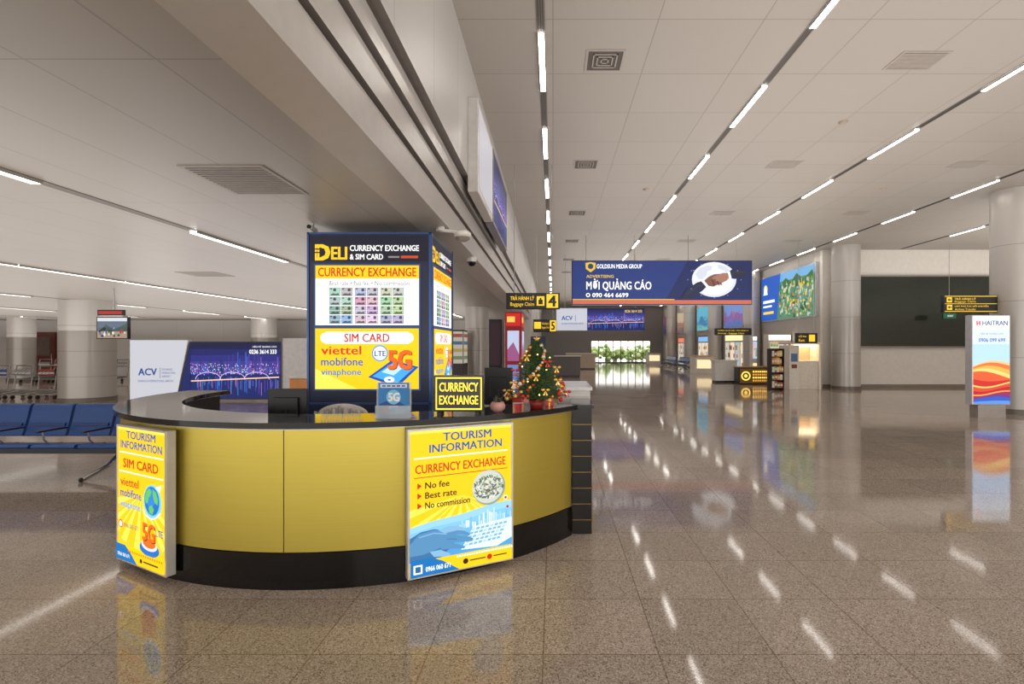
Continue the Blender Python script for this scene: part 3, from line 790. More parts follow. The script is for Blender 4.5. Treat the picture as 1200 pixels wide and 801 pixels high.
A = Art((x0, Yb, 0), (1, 0, 0), sx(221, Yb)-x0, zt, 69, 69, .002)
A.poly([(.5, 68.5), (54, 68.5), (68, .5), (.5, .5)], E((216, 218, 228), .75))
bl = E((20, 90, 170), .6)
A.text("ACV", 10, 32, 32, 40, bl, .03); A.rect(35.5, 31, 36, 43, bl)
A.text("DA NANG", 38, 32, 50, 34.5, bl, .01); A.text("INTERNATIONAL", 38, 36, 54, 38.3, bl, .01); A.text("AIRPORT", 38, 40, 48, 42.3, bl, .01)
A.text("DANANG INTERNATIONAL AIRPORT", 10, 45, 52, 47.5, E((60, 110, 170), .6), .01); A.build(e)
x0, x1, zt = sx(222, Yb), sx(330, Yb), sz(400, Yb)
xb = sx(207, Yb)
e = thing("hoarding_panel", ((x0+x1)/2, Yb, 0), "illuminated advertising hoarding showing a bridge and city skyline at night", "advertising board")
slanted_panel(e, xb, x1, x1, x0, Yb, .14, .05, zt, M((40, 44, 80), .4), M((210, 210, 214), .4))
MB().box(xb+.2, Yb+.02, 0, xb+.4, Yb+.5, .05, blkm).box(x1-.4, Yb+.02, 0, x1-.2, Yb+.5, .05, blkm).build("feet", e)
A = Art((xb+.04, Yb, .09), (1, 0, 0), x1-xb-.08, zt-.13, 120, 66, .002)
city(A, 14.5, 0, 120, 66, 2, .85, 50)
A.poly([(1, 66), (14.6, 66), (14.6, 3)], E((22, 34, 100), .8))
A.text("LIÊN HỆ QUẢNG CÁO", 88, 3, 116, 6, white, .01); A.text("0236 3614 333", 84, 8, 116, 13, white, .02)
A.build(e, label="night skyline picture")
e = thing("hoarding_panel", (sx(346, Yb), Yb, 0), "plain white end panel of the advertising hoarding", "advertising board")
slanted_panel(e, sx(331.5, Yb), sx(363, Yb), sx(363, Yb), sx(331.5, Yb), Yb, .14, 0, sz(396, Yb), pw, pw)
# information screen
Yb = 12.0; x0, x1 = sx(113, Yb), sx(150, Yb); z0, z1 = sz(397, Yb), sz(371, Yb)
e = thing("information_screen", ((x0+x1)/2, Yb, HL), "wide information screen hung from the low ceiling", "screen")
MB().box(x0, Yb, z0, x1, Yb+.08, z1, blkm).build("housing", e, bevel=.004)
MB().tube([((x0+x1)/2, Yb+.04, HL), ((x0+x1)/2, Yb+.04, z1)], .02, alu).box(x0+.1, Yb-.02, z1, x1-.1, Yb+.1, z1+.03, alu).build("bracket", e)
MB().box(x0+.02, Yb, z1+.03, x1-.1, Yb+.06, z1+.16, M((40, 14, 14), .4)).box(x0+.05, Yb-.004, z1+.06, x1-.14, Yb, z1+.13, E((180, 50, 40), .7)).build("header_strip", e)
A = Art((x0, Yb, z0), (1, 0, 0), x1-x0, z1-z0, 100, 70, .001)
A.rect(3, 3, 97, 67, E((96, 110, 130), .8)); A.rect(3, 3, 97, 14, E((220, 224, 230), .8)); A.poly([(3, 50), (30, 24), (56, 40), (97, 20), (97, 50)], E((70, 90, 84), .8)); A.rect(3, 46, 97, 67, E((170, 150, 130), .8))
rnd = random.Random(9)
for i in range(26): A.disc(rnd.uniform(6, 94), rnd.uniform(36, 62), rnd.uniform(2, 4), E(rnd.choice([(40, 40, 50), (180, 60, 60), (230, 230, 230), (60, 90, 140)]), .8), ry=rnd.uniform(3, 6), n=9, nxt=False)
A.build(e, "display")
# orange promotional stand near the pillar
Yb = 13.2
e = thing("promotional_stand", (sx(347, Yb), Yb, 0), "low orange and white promotional display stand", "display stand")
MB().box(sx(339, Yb), Yb, 0, sx(362, Yb), Yb+.3, .78, M((240, 160, 96), .4)).build("base", e, bevel=.02)
MB().box(sx(338, Yb), Yb-.02, .78, sx(363, Yb), Yb+.32, .84, M((240, 238, 234), .4)).build("top", e, bevel=.01)

# fascia ad boxes
e = thing("wall_lightbox", (-1.0, 7.5, 3.55), "white backlit advertising box mounted high on the bulkhead", "light box")
MB().box(-1.08, 6.7, 3.55, -.95, 8.35, 4.75, M((205, 200, 196), .35, .2)).build("housing", e, bevel=.006)
MB().box(-.952, 6.78, 3.63, -.945, 8.27, 4.67, E((215, 212, 220), .55)).build("face", e)
e = thing("wall_lightbox", (-1.0, 9.5, 3.55), "backlit blue night skyline picture mounted high on the bulkhead", "light box")
MB().box(-1.08, 8.45, 3.55, -.95, 10.9, 4.75, M((120, 120, 130), .35)).build("housing", e, bevel=.006)
A = Art((-.95, 8.5, 3.6), (0, 1, 0), 2.35, 1.1, 120, 66, .001); city(A, 0, 0, 120, 66, 5, .6, 24); A.build(e)

# ================================================================== HANGING SIGNS
yb_ = E((252, 204, 50), 1.0)
def hang_sign(u0, v0, u1, v1, Y, top, label, art, rods=True):
    x0, x1 = sx(u0, Y), sx(u1, Y); z1, z0 = sz(v0, Y), sz(v1, Y)
    e = thing("hanging_sign", ((x0+x1)/2, Y, z0), label, "sign", "black and yellow wayfinding signs")
    MB().box(x0, Y, z0, x1, Y+.12, z1, blkm).build("panel", e, bevel=.006)
    if rods:
        for x in (x0+(x1-x0)*.15, x1-(x1-x0)*.15):
            MB().cyl((x, Y+.06, z1), (x, Y+.06, top), .008, mat=alu, n=8).build("suspension_rod", e)
    A = Art((x0, Y, z0), (1, 0, 0), x1-x0, z1-z0, u1-u0, v1-v0, .002)
    art(A); A.build(e, "lettering"); return e
def art4(A):
    A.text("TRẢ HÀNH LÝ", 5, 2.5, 33, 8.5, yb_, .015); A.text("Baggage Claim", 5, 11, 33, 16.5, yb_, .01)
    A.rect(36, 4, 45, 15, yb_); A.rect(38, 8, 43, 13.5, blkm); A.rect(39.5, 5.8, 41.5, 8, blkm)
    A.rect(47.5, 1.5, 61, 17.5, yb_); A.text("4", 49.5, 3, 59, 16, blkm, .04)
hang_sign(593, 343, 656, 362, 10.8, HC, "black hanging sign with yellow baggage claim lettering and number 4", art4)
def art5(A):
    A.rect(1, 3, 9, 11, yb_); A.text("TRẢ HÀNH LÝ", 10, 3, 18.5, 6.3, yb_, .01); A.text("Baggage Claim", 10, 8, 18.5, 11.3, yb_, .01); A.rect(19.5, 1, 26.5, 14, yb_); A.text("5", 20.8, 2.5, 25.3, 12.5, blkm, .04)
hang_sign(625, 374, 652, 389, 17.5, HC, "black hanging sign with yellow baggage claim lettering and number 5", art5)
def art6(A):
    A.text("GA ĐẾN QUỐC NỘI - TRẢ HÀNH LÝ", 3, 1.2, 39, 3.6, yb_, .01); A.text("Arrivals - Baggage Claim", 3, 5, 34, 7, yb_, .01)
hang_sign(838, 384.5, 881, 392.5, 24, HC, "long black hanging sign with yellow wayfinding lettering", art6)
def art7(A):
    A.text("LỐI RA", 3, 2, 12, 5, yb_, .01); A.text("Exit", 3, 7, 10, 10, yb_, .01); A.rect(15, 2, 22, 10, yb_)
hang_sign(933, 390, 958, 402, 18.7, HC, "small black hanging sign with yellow exit lettering", art7)
# column mounted direction sign
Y = 12.7; x0, x1, z0, z1 = sx(1104, Y), 10.63, sz(366, Y), sz(346, Y)
e = thing("direction_sign", ((x0+x1)/2, Y, z0), "black direction sign with yellow arrows fixed to the column", "sign")
MB().box(x0, Y-.06, z0, x1, Y+.06, z1, blkm).build("panel", e, bevel=.006)
A = Art((x0, Y-.06, z0), (1, 0, 0), x1-x0, z1-z0, 61, 20, .0015)
A.rect(1, .8, 60, 1.6, yb_, False); A.rect(1, 18.4, 60, 19.2, yb_, False); A.rect(1, 9.6, 60, 10.2, yb_)
for i, (t1, t2) in enumerate((("TRẢ HÀNH LÝ", "Baggage Claim"), ("LÀM THỦ TỤC NỐI CHUYẾN", "Airlines Transfer"))):
    y = 2.4+i*8.7
    A.text(t1, 12, y, (36, 50)[i], y+3.1, yb_, .015); A.text(t2, 12, y+4, 36, y+6.6, yb_, .01)
    A.rect(3, y, 9, y+6, yb_); A.poly([(4, y+3), (6, y+5), (6, y+3.6), (8.4, y+3.6), (8.4, y+2.4), (6, y+2.4), (6, y+1)], blkm)
A.build(e, "lettering")
# blue billboard
Y = 17.6; x0, x1, z0, z1 = sx(670, Y), sx(881.5, Y), sz(357, Y), sz(305, Y)
e = thing("hanging_billboard", ((x0+x1)/2, Y, z0), "wide dark blue hanging billboard with a handshake picture", "billboard")
MB().box(x0, Y, z0, x1, Y+.25, z1, M((30, 36, 80), .4)).build("panel", e, bevel=.01)
for f_ in (.08, .35, .65, .92):
    xx = x0+(x1-x0)*f_; MB().cyl((xx, Y+.12, z1), (xx, Y+.12, HC), .012, mat=alu, n=8).build("suspension_rod", e)
A = Art((x0, Y, z0), (1, 0, 0), x1-x0, z1-z0, 211, 52, .003)
A.rect(1, 1, 210, 51, E((30, 54, 122), .8))
A.poly([(110, 46), (135, 1), (210, 1), (210, 46)], E((24, 38, 92), .8)); A.rect(1, 46.5, 210, 51, E((206, 110, 84), .8)); A.rect(1, 45.3, 120, 46.3, E((240, 200, 60), .8))
A.poly([(16, 3), (22, 2), (28, 3), (27.5, 10), (22, 14), (16.5, 10)], E((230, 190, 40), .9)); A.disc(22, 7, 3.2, E((30, 60, 120), .9))
A.text("GOLDSUN MEDIA GROUP", 29, 4.5, 82, 9.5, white, .012)
A.text("ADVERTISING", 17, 17, 49, 20.5, E((240, 200, 50), .9), .012)
A.text("MỜI QUẢNG CÁO", 17, 21.5, 93, 36, white, .016)
A.disc(19, 40.6, 2.4, white); A.disc(19, 40.6, 1.4, E((24, 42, 104), .75)); A.text("090 464 6699", 24, 38.2, 66, 43.2, white, .015)
A.disc(166, 22.5, 26, E((214, 218, 228), .95), ry=20.5); A.disc(165, 21.5, 24, E((228, 231, 238), .98), ry=19)
lg = E((204, 210, 222), .95)
A.poly([(144, 16), (150, 9), (158, 6), (164, 7), (163, 11), (158, 13), (157, 18), (152, 22), (148, 22)], lg); A.poly([(170, 5), (179, 7), (186, 13), (188, 20), (183, 19), (178, 12), (171, 10)], lg)
for i in range(5): A.line([(141+i*.5, 12+i*5), (190-i*.5, 12+i*5)], .35, lg, False)
A.k += 1
suit = E((34, 38, 66), .8); suit2 = E((50, 54, 86), .8); skin = E((128, 84, 70), .85); skin2 = E((166, 118, 98), .85); skin3 = E((98, 62, 54), .85)
# two forearms in dark sleeves meeting in a clasp
A.poly([(126, 46), (134, 34), (146, 26), (153, 24), (158, 30), (152, 36), (142, 42), (136, 46)], suit); A.line([(134, 40), (146, 31), (154, 28)], 1.2, suit2)
A.poly([(151, 24.5), (154, 23), (160, 29), (157, 31.5)], white)
A.poly([(206, 14), (196, 9), (188, 10), (182, 14), (184, 21), (190, 22), (200, 20)], suit); A.line([(202, 14), (190, 14), (185, 17)], 1.2, suit2)
A.poly([(181, 14), (184, 13), (186, 21), (183, 22)], white)
A.poly([(154, 24), (160, 19), (166, 16.5), (172, 16), (178, 18), (176, 24), (171, 28), (165, 31), (159, 30)], skin)
A.poly([(182, 15), (176, 15), (170, 17), (164, 20), (163, 22), (168, 22), (166, 26), (168, 28), (174, 27), (180, 24), (183, 21)], skin2)
for i in range(4): A.poly([(162+i*3, 23+i*1.0), (164.4+i*3, 22.4+i*1.0), (167+i*2.8, 28.5+i*.2), (165+i*2.8, 30-i*.3)], skin if i % 2 else skin3, False)
A.k += 1
for i in range(12):
    a = i*math.pi/6; A.disc(166+31*math.cos(a), 23+21*math.sin(a), .7, E((110, 140, 200), .8), n=8, nxt=False)
A.k += 1
A.build(e, label="handshake picture and white lettering")
# airport operator banner
Y = 21.5; x0, x1, z0, z1 = sx(652, Y), sx(755, Y), sz(387, Y), sz(361, Y)
e = thing("hanging_billboard", ((x0+x1)/2, Y, z0), "hanging billboard with a white logo section and purple skyline", "billboard")
MB().box(x0, Y, z0, x1, Y+.2, z1, M((220, 220, 225), .4)).build("panel", e, bevel=.01)
for f_ in (.1, .9):
    xx = x0+(x1-x0)*f_; MB().cyl((xx, Y+.1, z1), (xx, Y+.1, HC), .012, mat=alu, n=8).build("suspension_rod", e)
A = Art((x0, Y, z0), (1, 0, 0), x1-x0, z1-z0, 103, 26, .003)
A.rect(0, 0, 36, 26, E((206, 208, 220), .75)); A.text("ACV", 6, 9, 19, 14, bl, .03); A.text("DA NANG INTERNATIONAL AIRPORT", 6, 17, 32, 19, bl, .01); A.rect(22, 8, 22.5, 15, bl)
city(A, 36, 0, 103, 26, 8, .75, 36); A.text("0236 3614 333", 80, 2, 100, 5, E((255, 220, 90), 1), .01); A.build(e)

# ================================================================== SHOPS NEXT TO THE PASSAGE
def totem(name, x0, x1, Y, d, z1, frame, label, art=None):
    e = thing(name, ((x0+x1)/2, Y, 0), label, "display stand")
    MB().box(x0, Y, 0, x1, Y+d, z1, frame).build("body", e, bevel=.01)
    if art:
        A = Art((x0, Y, 0), (1, 0, 0), x1-x0, z1, 100, 200, .002); art(A); A.build(e)
        A = Art((x1, Y, 0), (0, 1, 0), d, z1, 100, 200, .002); art(A); A.build(e)
    return e
def art_red(A):
    A.rect(0, 0, 100, 200, E((130, 24, 30), .7)); A.rect(6, 3, 94, 30, E((200, 34, 34), .9)); A.rect(12, 10, 60, 22, E((255, 200, 90), .9))
    A.rect(14, 40, 86, 104, E((190, 200, 230), .9)); A.rect(14, 112, 86, 180, E((110, 140, 200), .8))
    A.poly([(14, 104), (14, 80), (50, 64), (86, 90), (86, 104)], E((160, 90, 140), .8)); A.disc(60, 150, 20, E((220, 190, 200), .8))
def art_dk(A):
    A.rect(10, 8, 90, 110, E((56, 36, 44), .6)); A.rect(10, 120, 90, 190, E((44, 30, 34), .6))
def art_sh(A):
    A.rect(5, 5, 95, 100, E((190, 182, 166), .7))
    for i in range(4): A.rect(8, 12+i*22, 92, 22+i*22, E([(150, 80, 70), (80, 100, 130), (170, 150, 90), (110, 130, 100)][i], .7), False)
totem("display_totem", sx(592, 14), sx(611, 14), 14, 1.3, 2.5, M((120, 20, 24), .35), "tall red framed illuminated display totem", art_red)
totem("display_totem", sx(573, 15), sx(588, 15), 15, .8, 2.35, M((34, 30, 32), .35), "tall black display totem", art_dk)
totem("display_totem", sx(530, 16.5), sx(543, 16.5), 16.5, .8, 2.1, M((60, 50, 48), .35), "dark display stand with lit shelves", art_sh)
totem("display_totem", -.95, -.3, 22.5, .5, 2.0, M((54, 60, 96), .35), "low blue freestanding display", None)
def desk(x, y, w, h, mat, label):
    e = thing("service_desk", (x, y, 0), label, "desk")
    MB().box(x-w/2, y, .08, x+w/2, y+.6, h-.04, mat).build("body", e, bevel=.01)
    MB().box(x-w/2-.04, y-.04, h-.04, x+w/2+.04, y+.64, h, M((236, 232, 226), .2)).build("top", e, bevel=.004)
    MB().box(x-w/2+.03, y+.03, 0, x+w/2-.03, y+.57, .08, blkm).build("plinth", e)
desk(.75, 27, 1.3, 1.1, M((100, 92, 90), .4), "dark service desk in the hall")
desk(1.9, 36, 2.0, 1.1, M((190, 170, 150), .4), "beige service desk in the hall")
desk(sx(851, 23), 23.0, .95, .98, M((240, 236, 230), .3), "white rectangular service desk")

# ================================================================== RIGHT SIDE SHOPS
Y = 22.0; x0, x1 = sx(866, Y), sx(902, Y)
e = thing("service_desk", ((x0+x1)/2, Y, 0), "black desk with a glowing gold front display", "desk")
MB().box(x0, Y, 0, x1, Y+.6, .70, blkm).build("body", e, bevel=.01)
MB().box(x0-.03, Y-.03, .70, x1+.03, Y+.63, .74, M((200, 160, 90), .3, .4)).build("top", e)
A = Art((x0, Y, 0), (1, 0, 0), x1-x0, .70, 36, 22, .003)
gl = E((255, 200, 84), 1.8); gl2 = E((216, 150, 50), 1.3); gb = E((84, 58, 24), .9)
A.rect(1, 1.5, 35, 20.5, gb); A.disc(8, 11, 5.4, gl); A.disc(8, 11, 4.0, gb); A.disc(8, 11, 1.9, gl)
for i in range(4):
    A.rect(16, 4.4+i*3.9, 33, 6.4+i*3.9, gl if i % 2 == 0 else gl2, False)
A.k += 1
for i in range(6): A.rect(18+i*2.6, 3, 18.9+i*2.6, 19, gb, False)
A.build(e)
# snack shelf
Y = 19.0; x0, x1 = sx(904, Y), sx(919, Y)
e = thing("retail_shelf", ((x0+x1)/2, Y, 0), "black retail shelf stocked with colourful snack packets", "shelf")
mb = MB().box(x0, Y+.35, 0, x1, Y+.4, 1.5, M((110, 60, 44), .4)).box(x0, Y, 0, x0+.02, Y+.35, 1.5, blkm).box(x1-.02, Y, 0, x1, Y+.35, 1.5, blkm); mb.build("frame", e)
for kk in range(6): MB().box(x0+.02, Y, .08+.28*kk, x1-.02, Y+.35, .095+.28*kk, blkm).build("shelf_board", e)
rnd = random.Random(5)
cols = [(214, 80, 60), (236, 160, 76), (244, 214, 110), (110, 160, 100), (224, 130, 96), (184, 84, 96), (240, 234, 224)]
for kk in range(5):
    xx = x0+.025
    while xx < x1-.09:
        w = rnd.uniform(.07, .1); h = rnd.uniform(.18, .25); zz = .096+.28*kk
        w = min(w, x1-.025-xx)
        MB().box(xx, Y+.01, zz, xx+w, Y+.2, zz+h, M(rnd.choice(cols), .4)).box(xx+.01, Y+.005, zz+h*.3, xx+w-.01, Y+.01, zz+h*.7, M((240, 230, 210), .4)).build("snack_packet", origin=(xx, Y+.1, zz), label="colourful snack packet on the shelf", category="snack packet", group="snack packets on the retail shelf")
        xx += w+.006
# white booth
Y = 19.4; x0, x1 = sx(925, Y), sx(962, Y)
e = thing("service_booth", ((x0+x1)/2, Y, 0), "white box-shaped service booth with a cream panel front", "booth")
wm = M((244, 239, 230), .4)
MB().box(x0, Y, 0, x0+.36, Y+.9, 1.62, wm).box(x0+.36, Y+.1, 0, x1, Y+.9, 1.05, M((236, 229, 216), .4)).build("front_panels", e, bevel=.01)
MB().box(x0+.36, Y+.7, 1.05, x1, Y+.9, 1.66, M((224, 194, 160), .4)).box(x1-.06, Y, 0, x1, Y+.9, 1.66, wm).build("back_wall", e)
MB().box(x0, Y-.04, 1.66, x1, Y+.94, 1.74, M((240, 236, 230), .3)).build("roof", e)
MB().box(x0+.45, Y+.2, 1.56, x1-.1, Y+.6, 1.66, E((255, 226, 180), 4)).build("lit_soffit", e)
A = Art((x0, Y, 0), (1, 0, 0), .36, 1.62, 36, 162, .002); A.rect(6, 30, 30, 60, E((70, 90, 110), .6)); A.rect(8, 70, 28, 84, M((150, 60, 50), .4)); A.build(e)
# poster shop behind
Y = 24.5; x0, x1 = sx(882, Y), 9.45
e = thing("service_booth", ((x0+x1)/2, Y, 0), "lit shop booth with colourful posters", "booth")
MB().box(x0, Y, 0, x1, Y+.4, 2.05, M((236, 230, 222), .4)).build("body", e, bevel=.01)
A = Art((x0, Y, 0), (1, 0, 0), x1-x0, 2.05, 100, 150, .003)
A.rect(2, 2, 98, 14, E((250, 248, 240), 1.5)); A.rect(4, 18, 100, 76, E((160, 190, 215), 1.1))
A.rect(10, 24, 60, 70, E((224, 176, 164), 1.0)); A.disc(40, 44, 14, E((200, 80, 74), .9)); A.rect(64, 40, 96, 70, E((110, 160, 130), .9)); A.rect(4, 92, 96, 142, E((244, 214, 160), 1.1))
A.build(e)
e = thing("service_booth", (9.9, 23.2, 0), "white shop unit with a lit fascia and shelves of goods", "booth")
MB().box(9.35, 23.0, 0, 10.36, 23.5, 2.1, M((232, 226, 216), .4)).build("body", e, bevel=.01)
A = Art((9.35, 23.0, 0), (1, 0, 0), 1.01, 2.1, 100, 200, .003)
A.rect(3, 3, 97, 24, E((252, 246, 230), 1.6)); A.rect(8, 30, 92, 190, E((200, 176, 146), .8))
rnd = random.Random(21)
for r_ in range(6):
    A.rect(8, 52+r_*24, 92, 54+r_*24, E((240, 232, 220), 1.0), False)
    for q in range(7): A.rect(11+q*11.4, 38+r_*24+rnd.uniform(0, 6), 20+q*11.4, 52+r_*24, E(rnd.choice([(190, 70, 60), (230, 180, 80), (90, 140, 170), (120, 150, 90), (230, 220, 210)]), .9), False)
A.build(e)
# shop fronts along the side wall
def shopfront(y0, y1, h, lit, seed, lab):
    e = thing("shop_front", (10.38, (y0+y1)/2, 0), lab, "shop front", "shop fronts along the hall side")
    x = 10.36
    MB().box(x-.1, y0, 0, x, y1, h, M((110, 104, 100), .3, .3)).build("frame", e, bevel=.01)
    A = Art((x-.1, y1-.05, .05), (0, -1, 0), y1-y0-.1, h-.1, 100, 60, .003)
    rnd = random.Random(seed)
    A.rect(0, 0, 100, 60, E((90, 84, 80), .7)); A.rect(1, 1, 99, 10, E(lit, 1.1))
    for i in range(5):
        A.rect(2+i*19.6, 12, 19.6+i*19.6, 58, E(rnd.choice([(230, 214, 190), (200, 190, 176), (170, 180, 190), (240, 226, 200)]), .9), False)
    A.k += 1
    for i in range(36):
        xx = rnd.uniform(3, 92); yy = rnd.choice((24, 36, 48)); A.rect(xx, yy-rnd.uniform(3, 8), xx+rnd.uniform(2, 6), yy, E(rnd.choice([(170, 80, 70), (90, 110, 140), (220, 180, 90), (120, 140, 100), (90, 80, 80)]), .8), False)
    A.build(e, "lit_glazing")
shopfront(27.2, 31.6, 2.3, (250, 226, 170), 1, "lit glazed shop front with a warm sign band")
shopfront(33.2, 37.4, 2.3, (120, 170, 220), 2, "lit glazed shop front with a blue sign band")
shopfront(39.4, 43.4, 2.3, (230, 110, 80), 3, "lit glazed shop front with a red sign band")
# lit ad box by the column
Y = 11.75; x0, x1, z0, z1 = sx(1139, Y), sx(1184, Y), sz(474, Y), sz(369, Y)
e = thing("advertising_lightbox", ((x0+x1)/2, Y, 0), "freestanding illuminated advertising totem with a red and blue swirl picture", "light box")
MB().box(x0, Y, z0, x1, Y+.2, z1, M((214, 216, 222), .3, .3)).build("housing", e, bevel=.01)
MB().box(x0+.12, Y-.02, 0, x1-.12, Y+.22, z0, M((170, 164, 158), .35, .4)).build("plinth", e)
A = Art((x0, Y, z0), (1, 0, 0), x1-x0, z1-z0, 45, 105, .001)
A.rect(1, 1, 44, 104, E((206, 226, 252), 1.2)); A.rect(1, 34, 44, 70, E((176, 212, 250), 1.15)); A.rect(1, 1, 44, 16, E((240, 246, 254), 1.2))
def swirl(b0, amp, ph, colr, e_=1.05, sl=0):
    pts = [(1+43*i/14, b0+sl*i/14+amp*math.sin(ph+i/14*3.0)) for i in range(15)]
    A.poly([(1, 104), (44, 104)]+pts[::-1], E(colr, e_))
for args in ((60, -5, .1, (232, 196, 150), 1.1, -4), (62, -5, .2, (226, 120, 60), 1.05, -3), (64.5, -5, .3, (246, 176, 80), 1.1, -1), (67, -5, .5, (250, 210, 120), 1.1, 1), (69, -4, .7, (228, 96, 56), 1.05, 3), (73, 3, .6, (206, 50, 44), 1, 4),
             (78, 5, .8, (250, 206, 110), 1.1, 3), (79.8, 5, .85, (220, 80, 50), 1, 3), (84, 5, 1.2, (190, 36, 50), 1, 4), (88, 5, 1.6, (240, 160, 80), 1.1, 5), (89.6, 5, 1.6, (170, 40, 80), 1, 5), (94, 4, 2.2, (110, 60, 140), 1, 3), (97, 3, 2.6, (60, 90, 196), 1, 2), (101, 1, 2.6, (90, 150, 226), 1, 0)):
    swirl(*args)
em = E((220, 50, 40), 1)
A.rect(4.5, 6.5, 6, 12, em, False); A.rect(7.6, 6.5, 9.1, 12, em, False); A.poly([(6, 10), (7.6, 8), (7.6, 9.4), (6, 11)], em)
A.text("HAITRAN", 11.5, 6.5, 41, 12, E((40, 60, 140), .9), .02)
A.text("LIÊN HỆ QUẢNG CÁO", 9, 20, 36, 23.5, E((60, 70, 120), .9), .01); A.text("0906 099 699", 7, 27, 38, 31.5, E((30, 60, 150), .9), .015)
A.build(e)

# large dark screen on the partition
Yw = 20.4; x0, x1, z0, z1 = 11.5, sx(1158, Yw), sz(407, Yw), sz(323, Yw)
e = thing("video_wall", ((x0+x1)/2, Yw, z0), "large switched-off dark glass video wall in a thin metal frame", "screen")
MB().box(x0, Yw-.12, z0, x1, Yw, z1, M((150, 146, 142), .3, .5)).build("frame", e, bevel=.01)
MB().box(x0+.05, Yw-.126, z0+.05, x1-.05, Yw-.12, z1-.05, M((50, 56, 48), .12)).build("screen", e)
xx = sx(1113, 19.5); zz = sz(370, 19.5)
e = thing("exit_sign", (xx, 19.5, zz), "small green emergency exit sign", "sign")
MB().box(xx-.24, 19.5, zz-.1, xx+.24, 19.56, zz+.1, M((20, 90, 60), .4)).cyl((xx, 19.53, zz+.1), (xx, 19.53, HC), .008, mat=alu, n=8).build("panel", e)
A = Art((xx-.24, 19.5, zz-.1), (1, 0, 0), .48, .2, 100, 46, .002); A.rect(3, 3, 97, 43, E((30, 110, 80), .5)); A.text("EXIT", 34, 16, 76, 30, white, .01); A.build(e, "lettering")

# wall billboards along the right wall
def wallbb(y0, y1, z0, z1, label, art):
    x = 10.4
    e = thing("wall_billboard", (x, (y0+y1)/2, z0), label, "billboard", "billboards on the hall side wall")
    MB().box(x-.12, y0, z0, x, y1, z1, M((200, 200, 204), .4)).build("frame", e, bevel=.01)
    A = Art((x-.12, y1-.06, z0+.06), (0, -1, 0), y1-y0-.12, z1-z0-.12, 100, 50, .003); art(A); A.build(e)
def art_resort(A):
    A.rect(0, 0, 100, 50, E((90, 140, 110), .8))
    A.rect(30, 0, 100, 9, E((120, 180, 226), .8)); A.poly([(36, 14), (50, 6), (60, 12), (70, 4), (82, 12), (96, 5), (100, 12), (100, 18), (36, 18)], E((60, 110, 60), .8))
    rnd = random.Random(11)
    for i in range(300):
        x = rnd.uniform(38, 98); y = rnd.uniform(12, 48); A.disc(x, y, rnd.uniform(.6, 2.0), E(rnd.choice([(50, 120, 60), (100, 160, 70), (210, 216, 190), (90, 150, 150), (200, 130, 80), (190, 200, 190), (40, 90, 50), (230, 200, 90)]), .8), ry=rnd.uniform(.8, 3), n=8, nxt=(i % 20 == 19))
    A.rect(0, 0, 34, 50, E((24, 84, 180), .95)); A.poly([(34, 0), (42, 0), (34, 50)], E((24, 84, 180), .95))
    A.disc(10, 14, 4.5, E((240, 220, 120), .9)); A.poly([(5, 20), (10, 10), (15, 20)], white)
    A.rect(5, 27, 30, 30, white, False); A.rect(5, 33, 24, 35, white, False); A.rect(5, 40, 28, 43, E((240, 210, 80), .9))
def scen(c1, c2, c3, sd):
    def f(A):
        rnd = random.Random(sd)
        A.rect(0, 0, 100, 50, E(c1, .8))
        A.poly([(0, 50)]+[(i*10, 26+rnd.uniform(-8, 6)) for i in range(11)]+[(100, 50)], E(c2, .8))
        A.poly([(0, 50)]+[(i*10, 38+rnd.uniform(-4, 4)) for i in range(11)]+[(100, 50)], E(c3, .8))
        for i in range(60): A.disc(rnd.uniform(3, 97), rnd.uniform(22, 46), rnd.uniform(.6, 2), E(tuple(min(255, int(v*rnd.uniform(.8, 1.4))) for v in c2), .8), n=7, nxt=False)
    return f
wallbb(20.7, 26.0, 2.75, 4.9, "large backlit wall billboard with a blue panel and green resort pictures", art_resort)
wallbb(27.0, 31.8, 2.6, 4.3, "wall billboard with a coastal landscape in blue and purple", scen((110, 140, 200), (130, 90, 150), (80, 110, 170), 1))
wallbb(33.0, 37.8, 2.6, 4.3, "wall billboard with a turquoise sea picture", scen((90, 176, 200), (60, 120, 160), (110, 180, 180), 2))
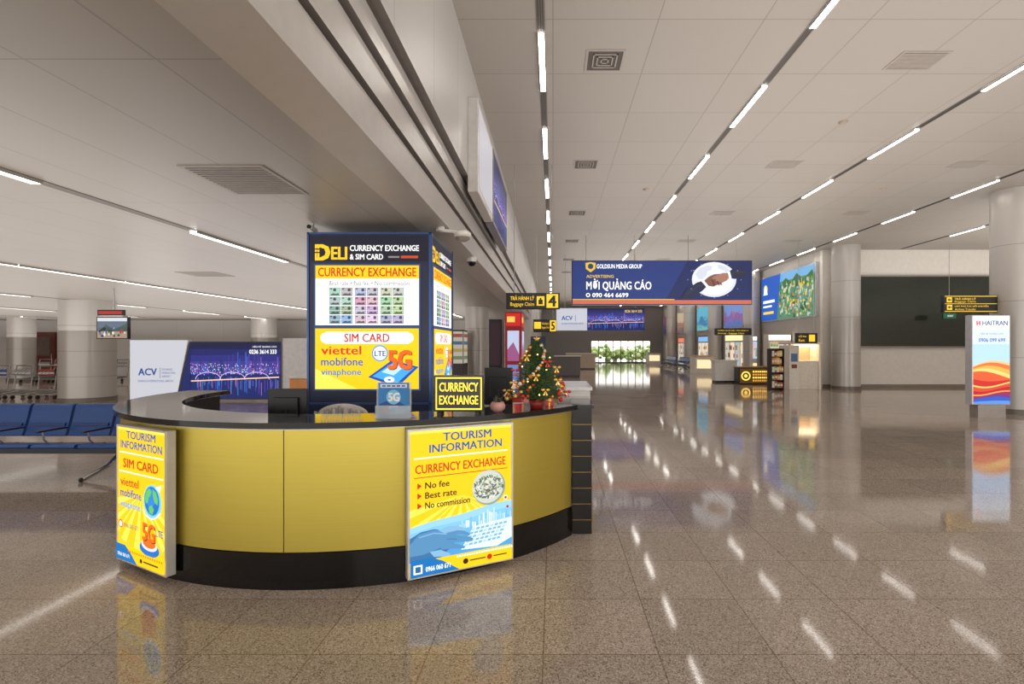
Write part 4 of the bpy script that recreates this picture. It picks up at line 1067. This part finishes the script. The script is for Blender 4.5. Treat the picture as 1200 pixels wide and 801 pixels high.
wallbb(39.0, 43.8, 2.6, 4.3, "wall billboard with a warm coloured picture", scen((190, 170, 140), (150, 110, 90), (100, 90, 100), 3))
wallbb(45.2, 49.4, 2.6, 4.3, "wall billboard with a dark picture", scen((110, 70, 90), (80, 60, 90), (50, 50, 80), 4))
for (y, c2) in ((30.5, (220, 170, 110)), (45.6, (110, 110, 126))):
    e = thing("service_desk", (8.9, y, 0), "small lit service stall along the hall side", "desk")
    MB().box(8.2, y, 0, 9.3, y+1.2, 1.0, M((228, 222, 212), .4)).build("body", e, bevel=.01)
    MB().box(8.15, y-.05, 1.0, 9.35, y+1.25, 1.04, M(c2, .4)).build("top", e)
    MB().box(8.3, y-.01, .3, 9.2, y, .8, E((250, 224, 176), 1.0)).build("lit_panel", e)

# ================================================================== LIGHTING
w = bpy.data.worlds.new("world"); sc.world = w; w.use_nodes = True
bg = w.node_tree.nodes["Background"]; bg.inputs[0].default_value = (1.0, .96, .91, 1); bg.inputs[1].default_value = 1.3
def up_fill(name, x, y, z, a, b, P):  # added upward fill, no real fixture: brightens the ceilings from below
    l = bpy.data.lights.new(name, 'AREA'); l.shape = 'RECTANGLE'; l.size = a; l.size_y = b; l.energy = P; l.color = (1, .965, .92)
    o = bpy.data.objects.new(name, l); o.location = (x, y, z); o.rotation_euler = (math.pi, 0, 0); COL.objects.link(o)
up_fill("up_fill_hall", 4.5, 20, 2.55, 8.5, 48, 780)
up_fill("up_fill_hall_side", 16.5, 8, 2.55, 10, 22, 520)
up_fill("up_fill_waiting", -17.4, 10, 2.0, 29, 31, 1300)

# ================================================================== CAMERA
cam = bpy.data.cameras.new("camera"); co = bpy.data.objects.new("camera", cam); COL.objects.link(co)
cam.sensor_width = 36; cam.lens = 36*F/1200; cam.shift_x = -.04; cam.shift_y = .00375
cam.clip_end = 200
co.location = (0, 0, EYE); co.rotation_euler = (math.radians(90), 0, 0)
sc.camera = co
sc.view_settings.view_transform = 'Standard'
sc.view_settings.look = 'None'
sc.view_settings.exposure = .72
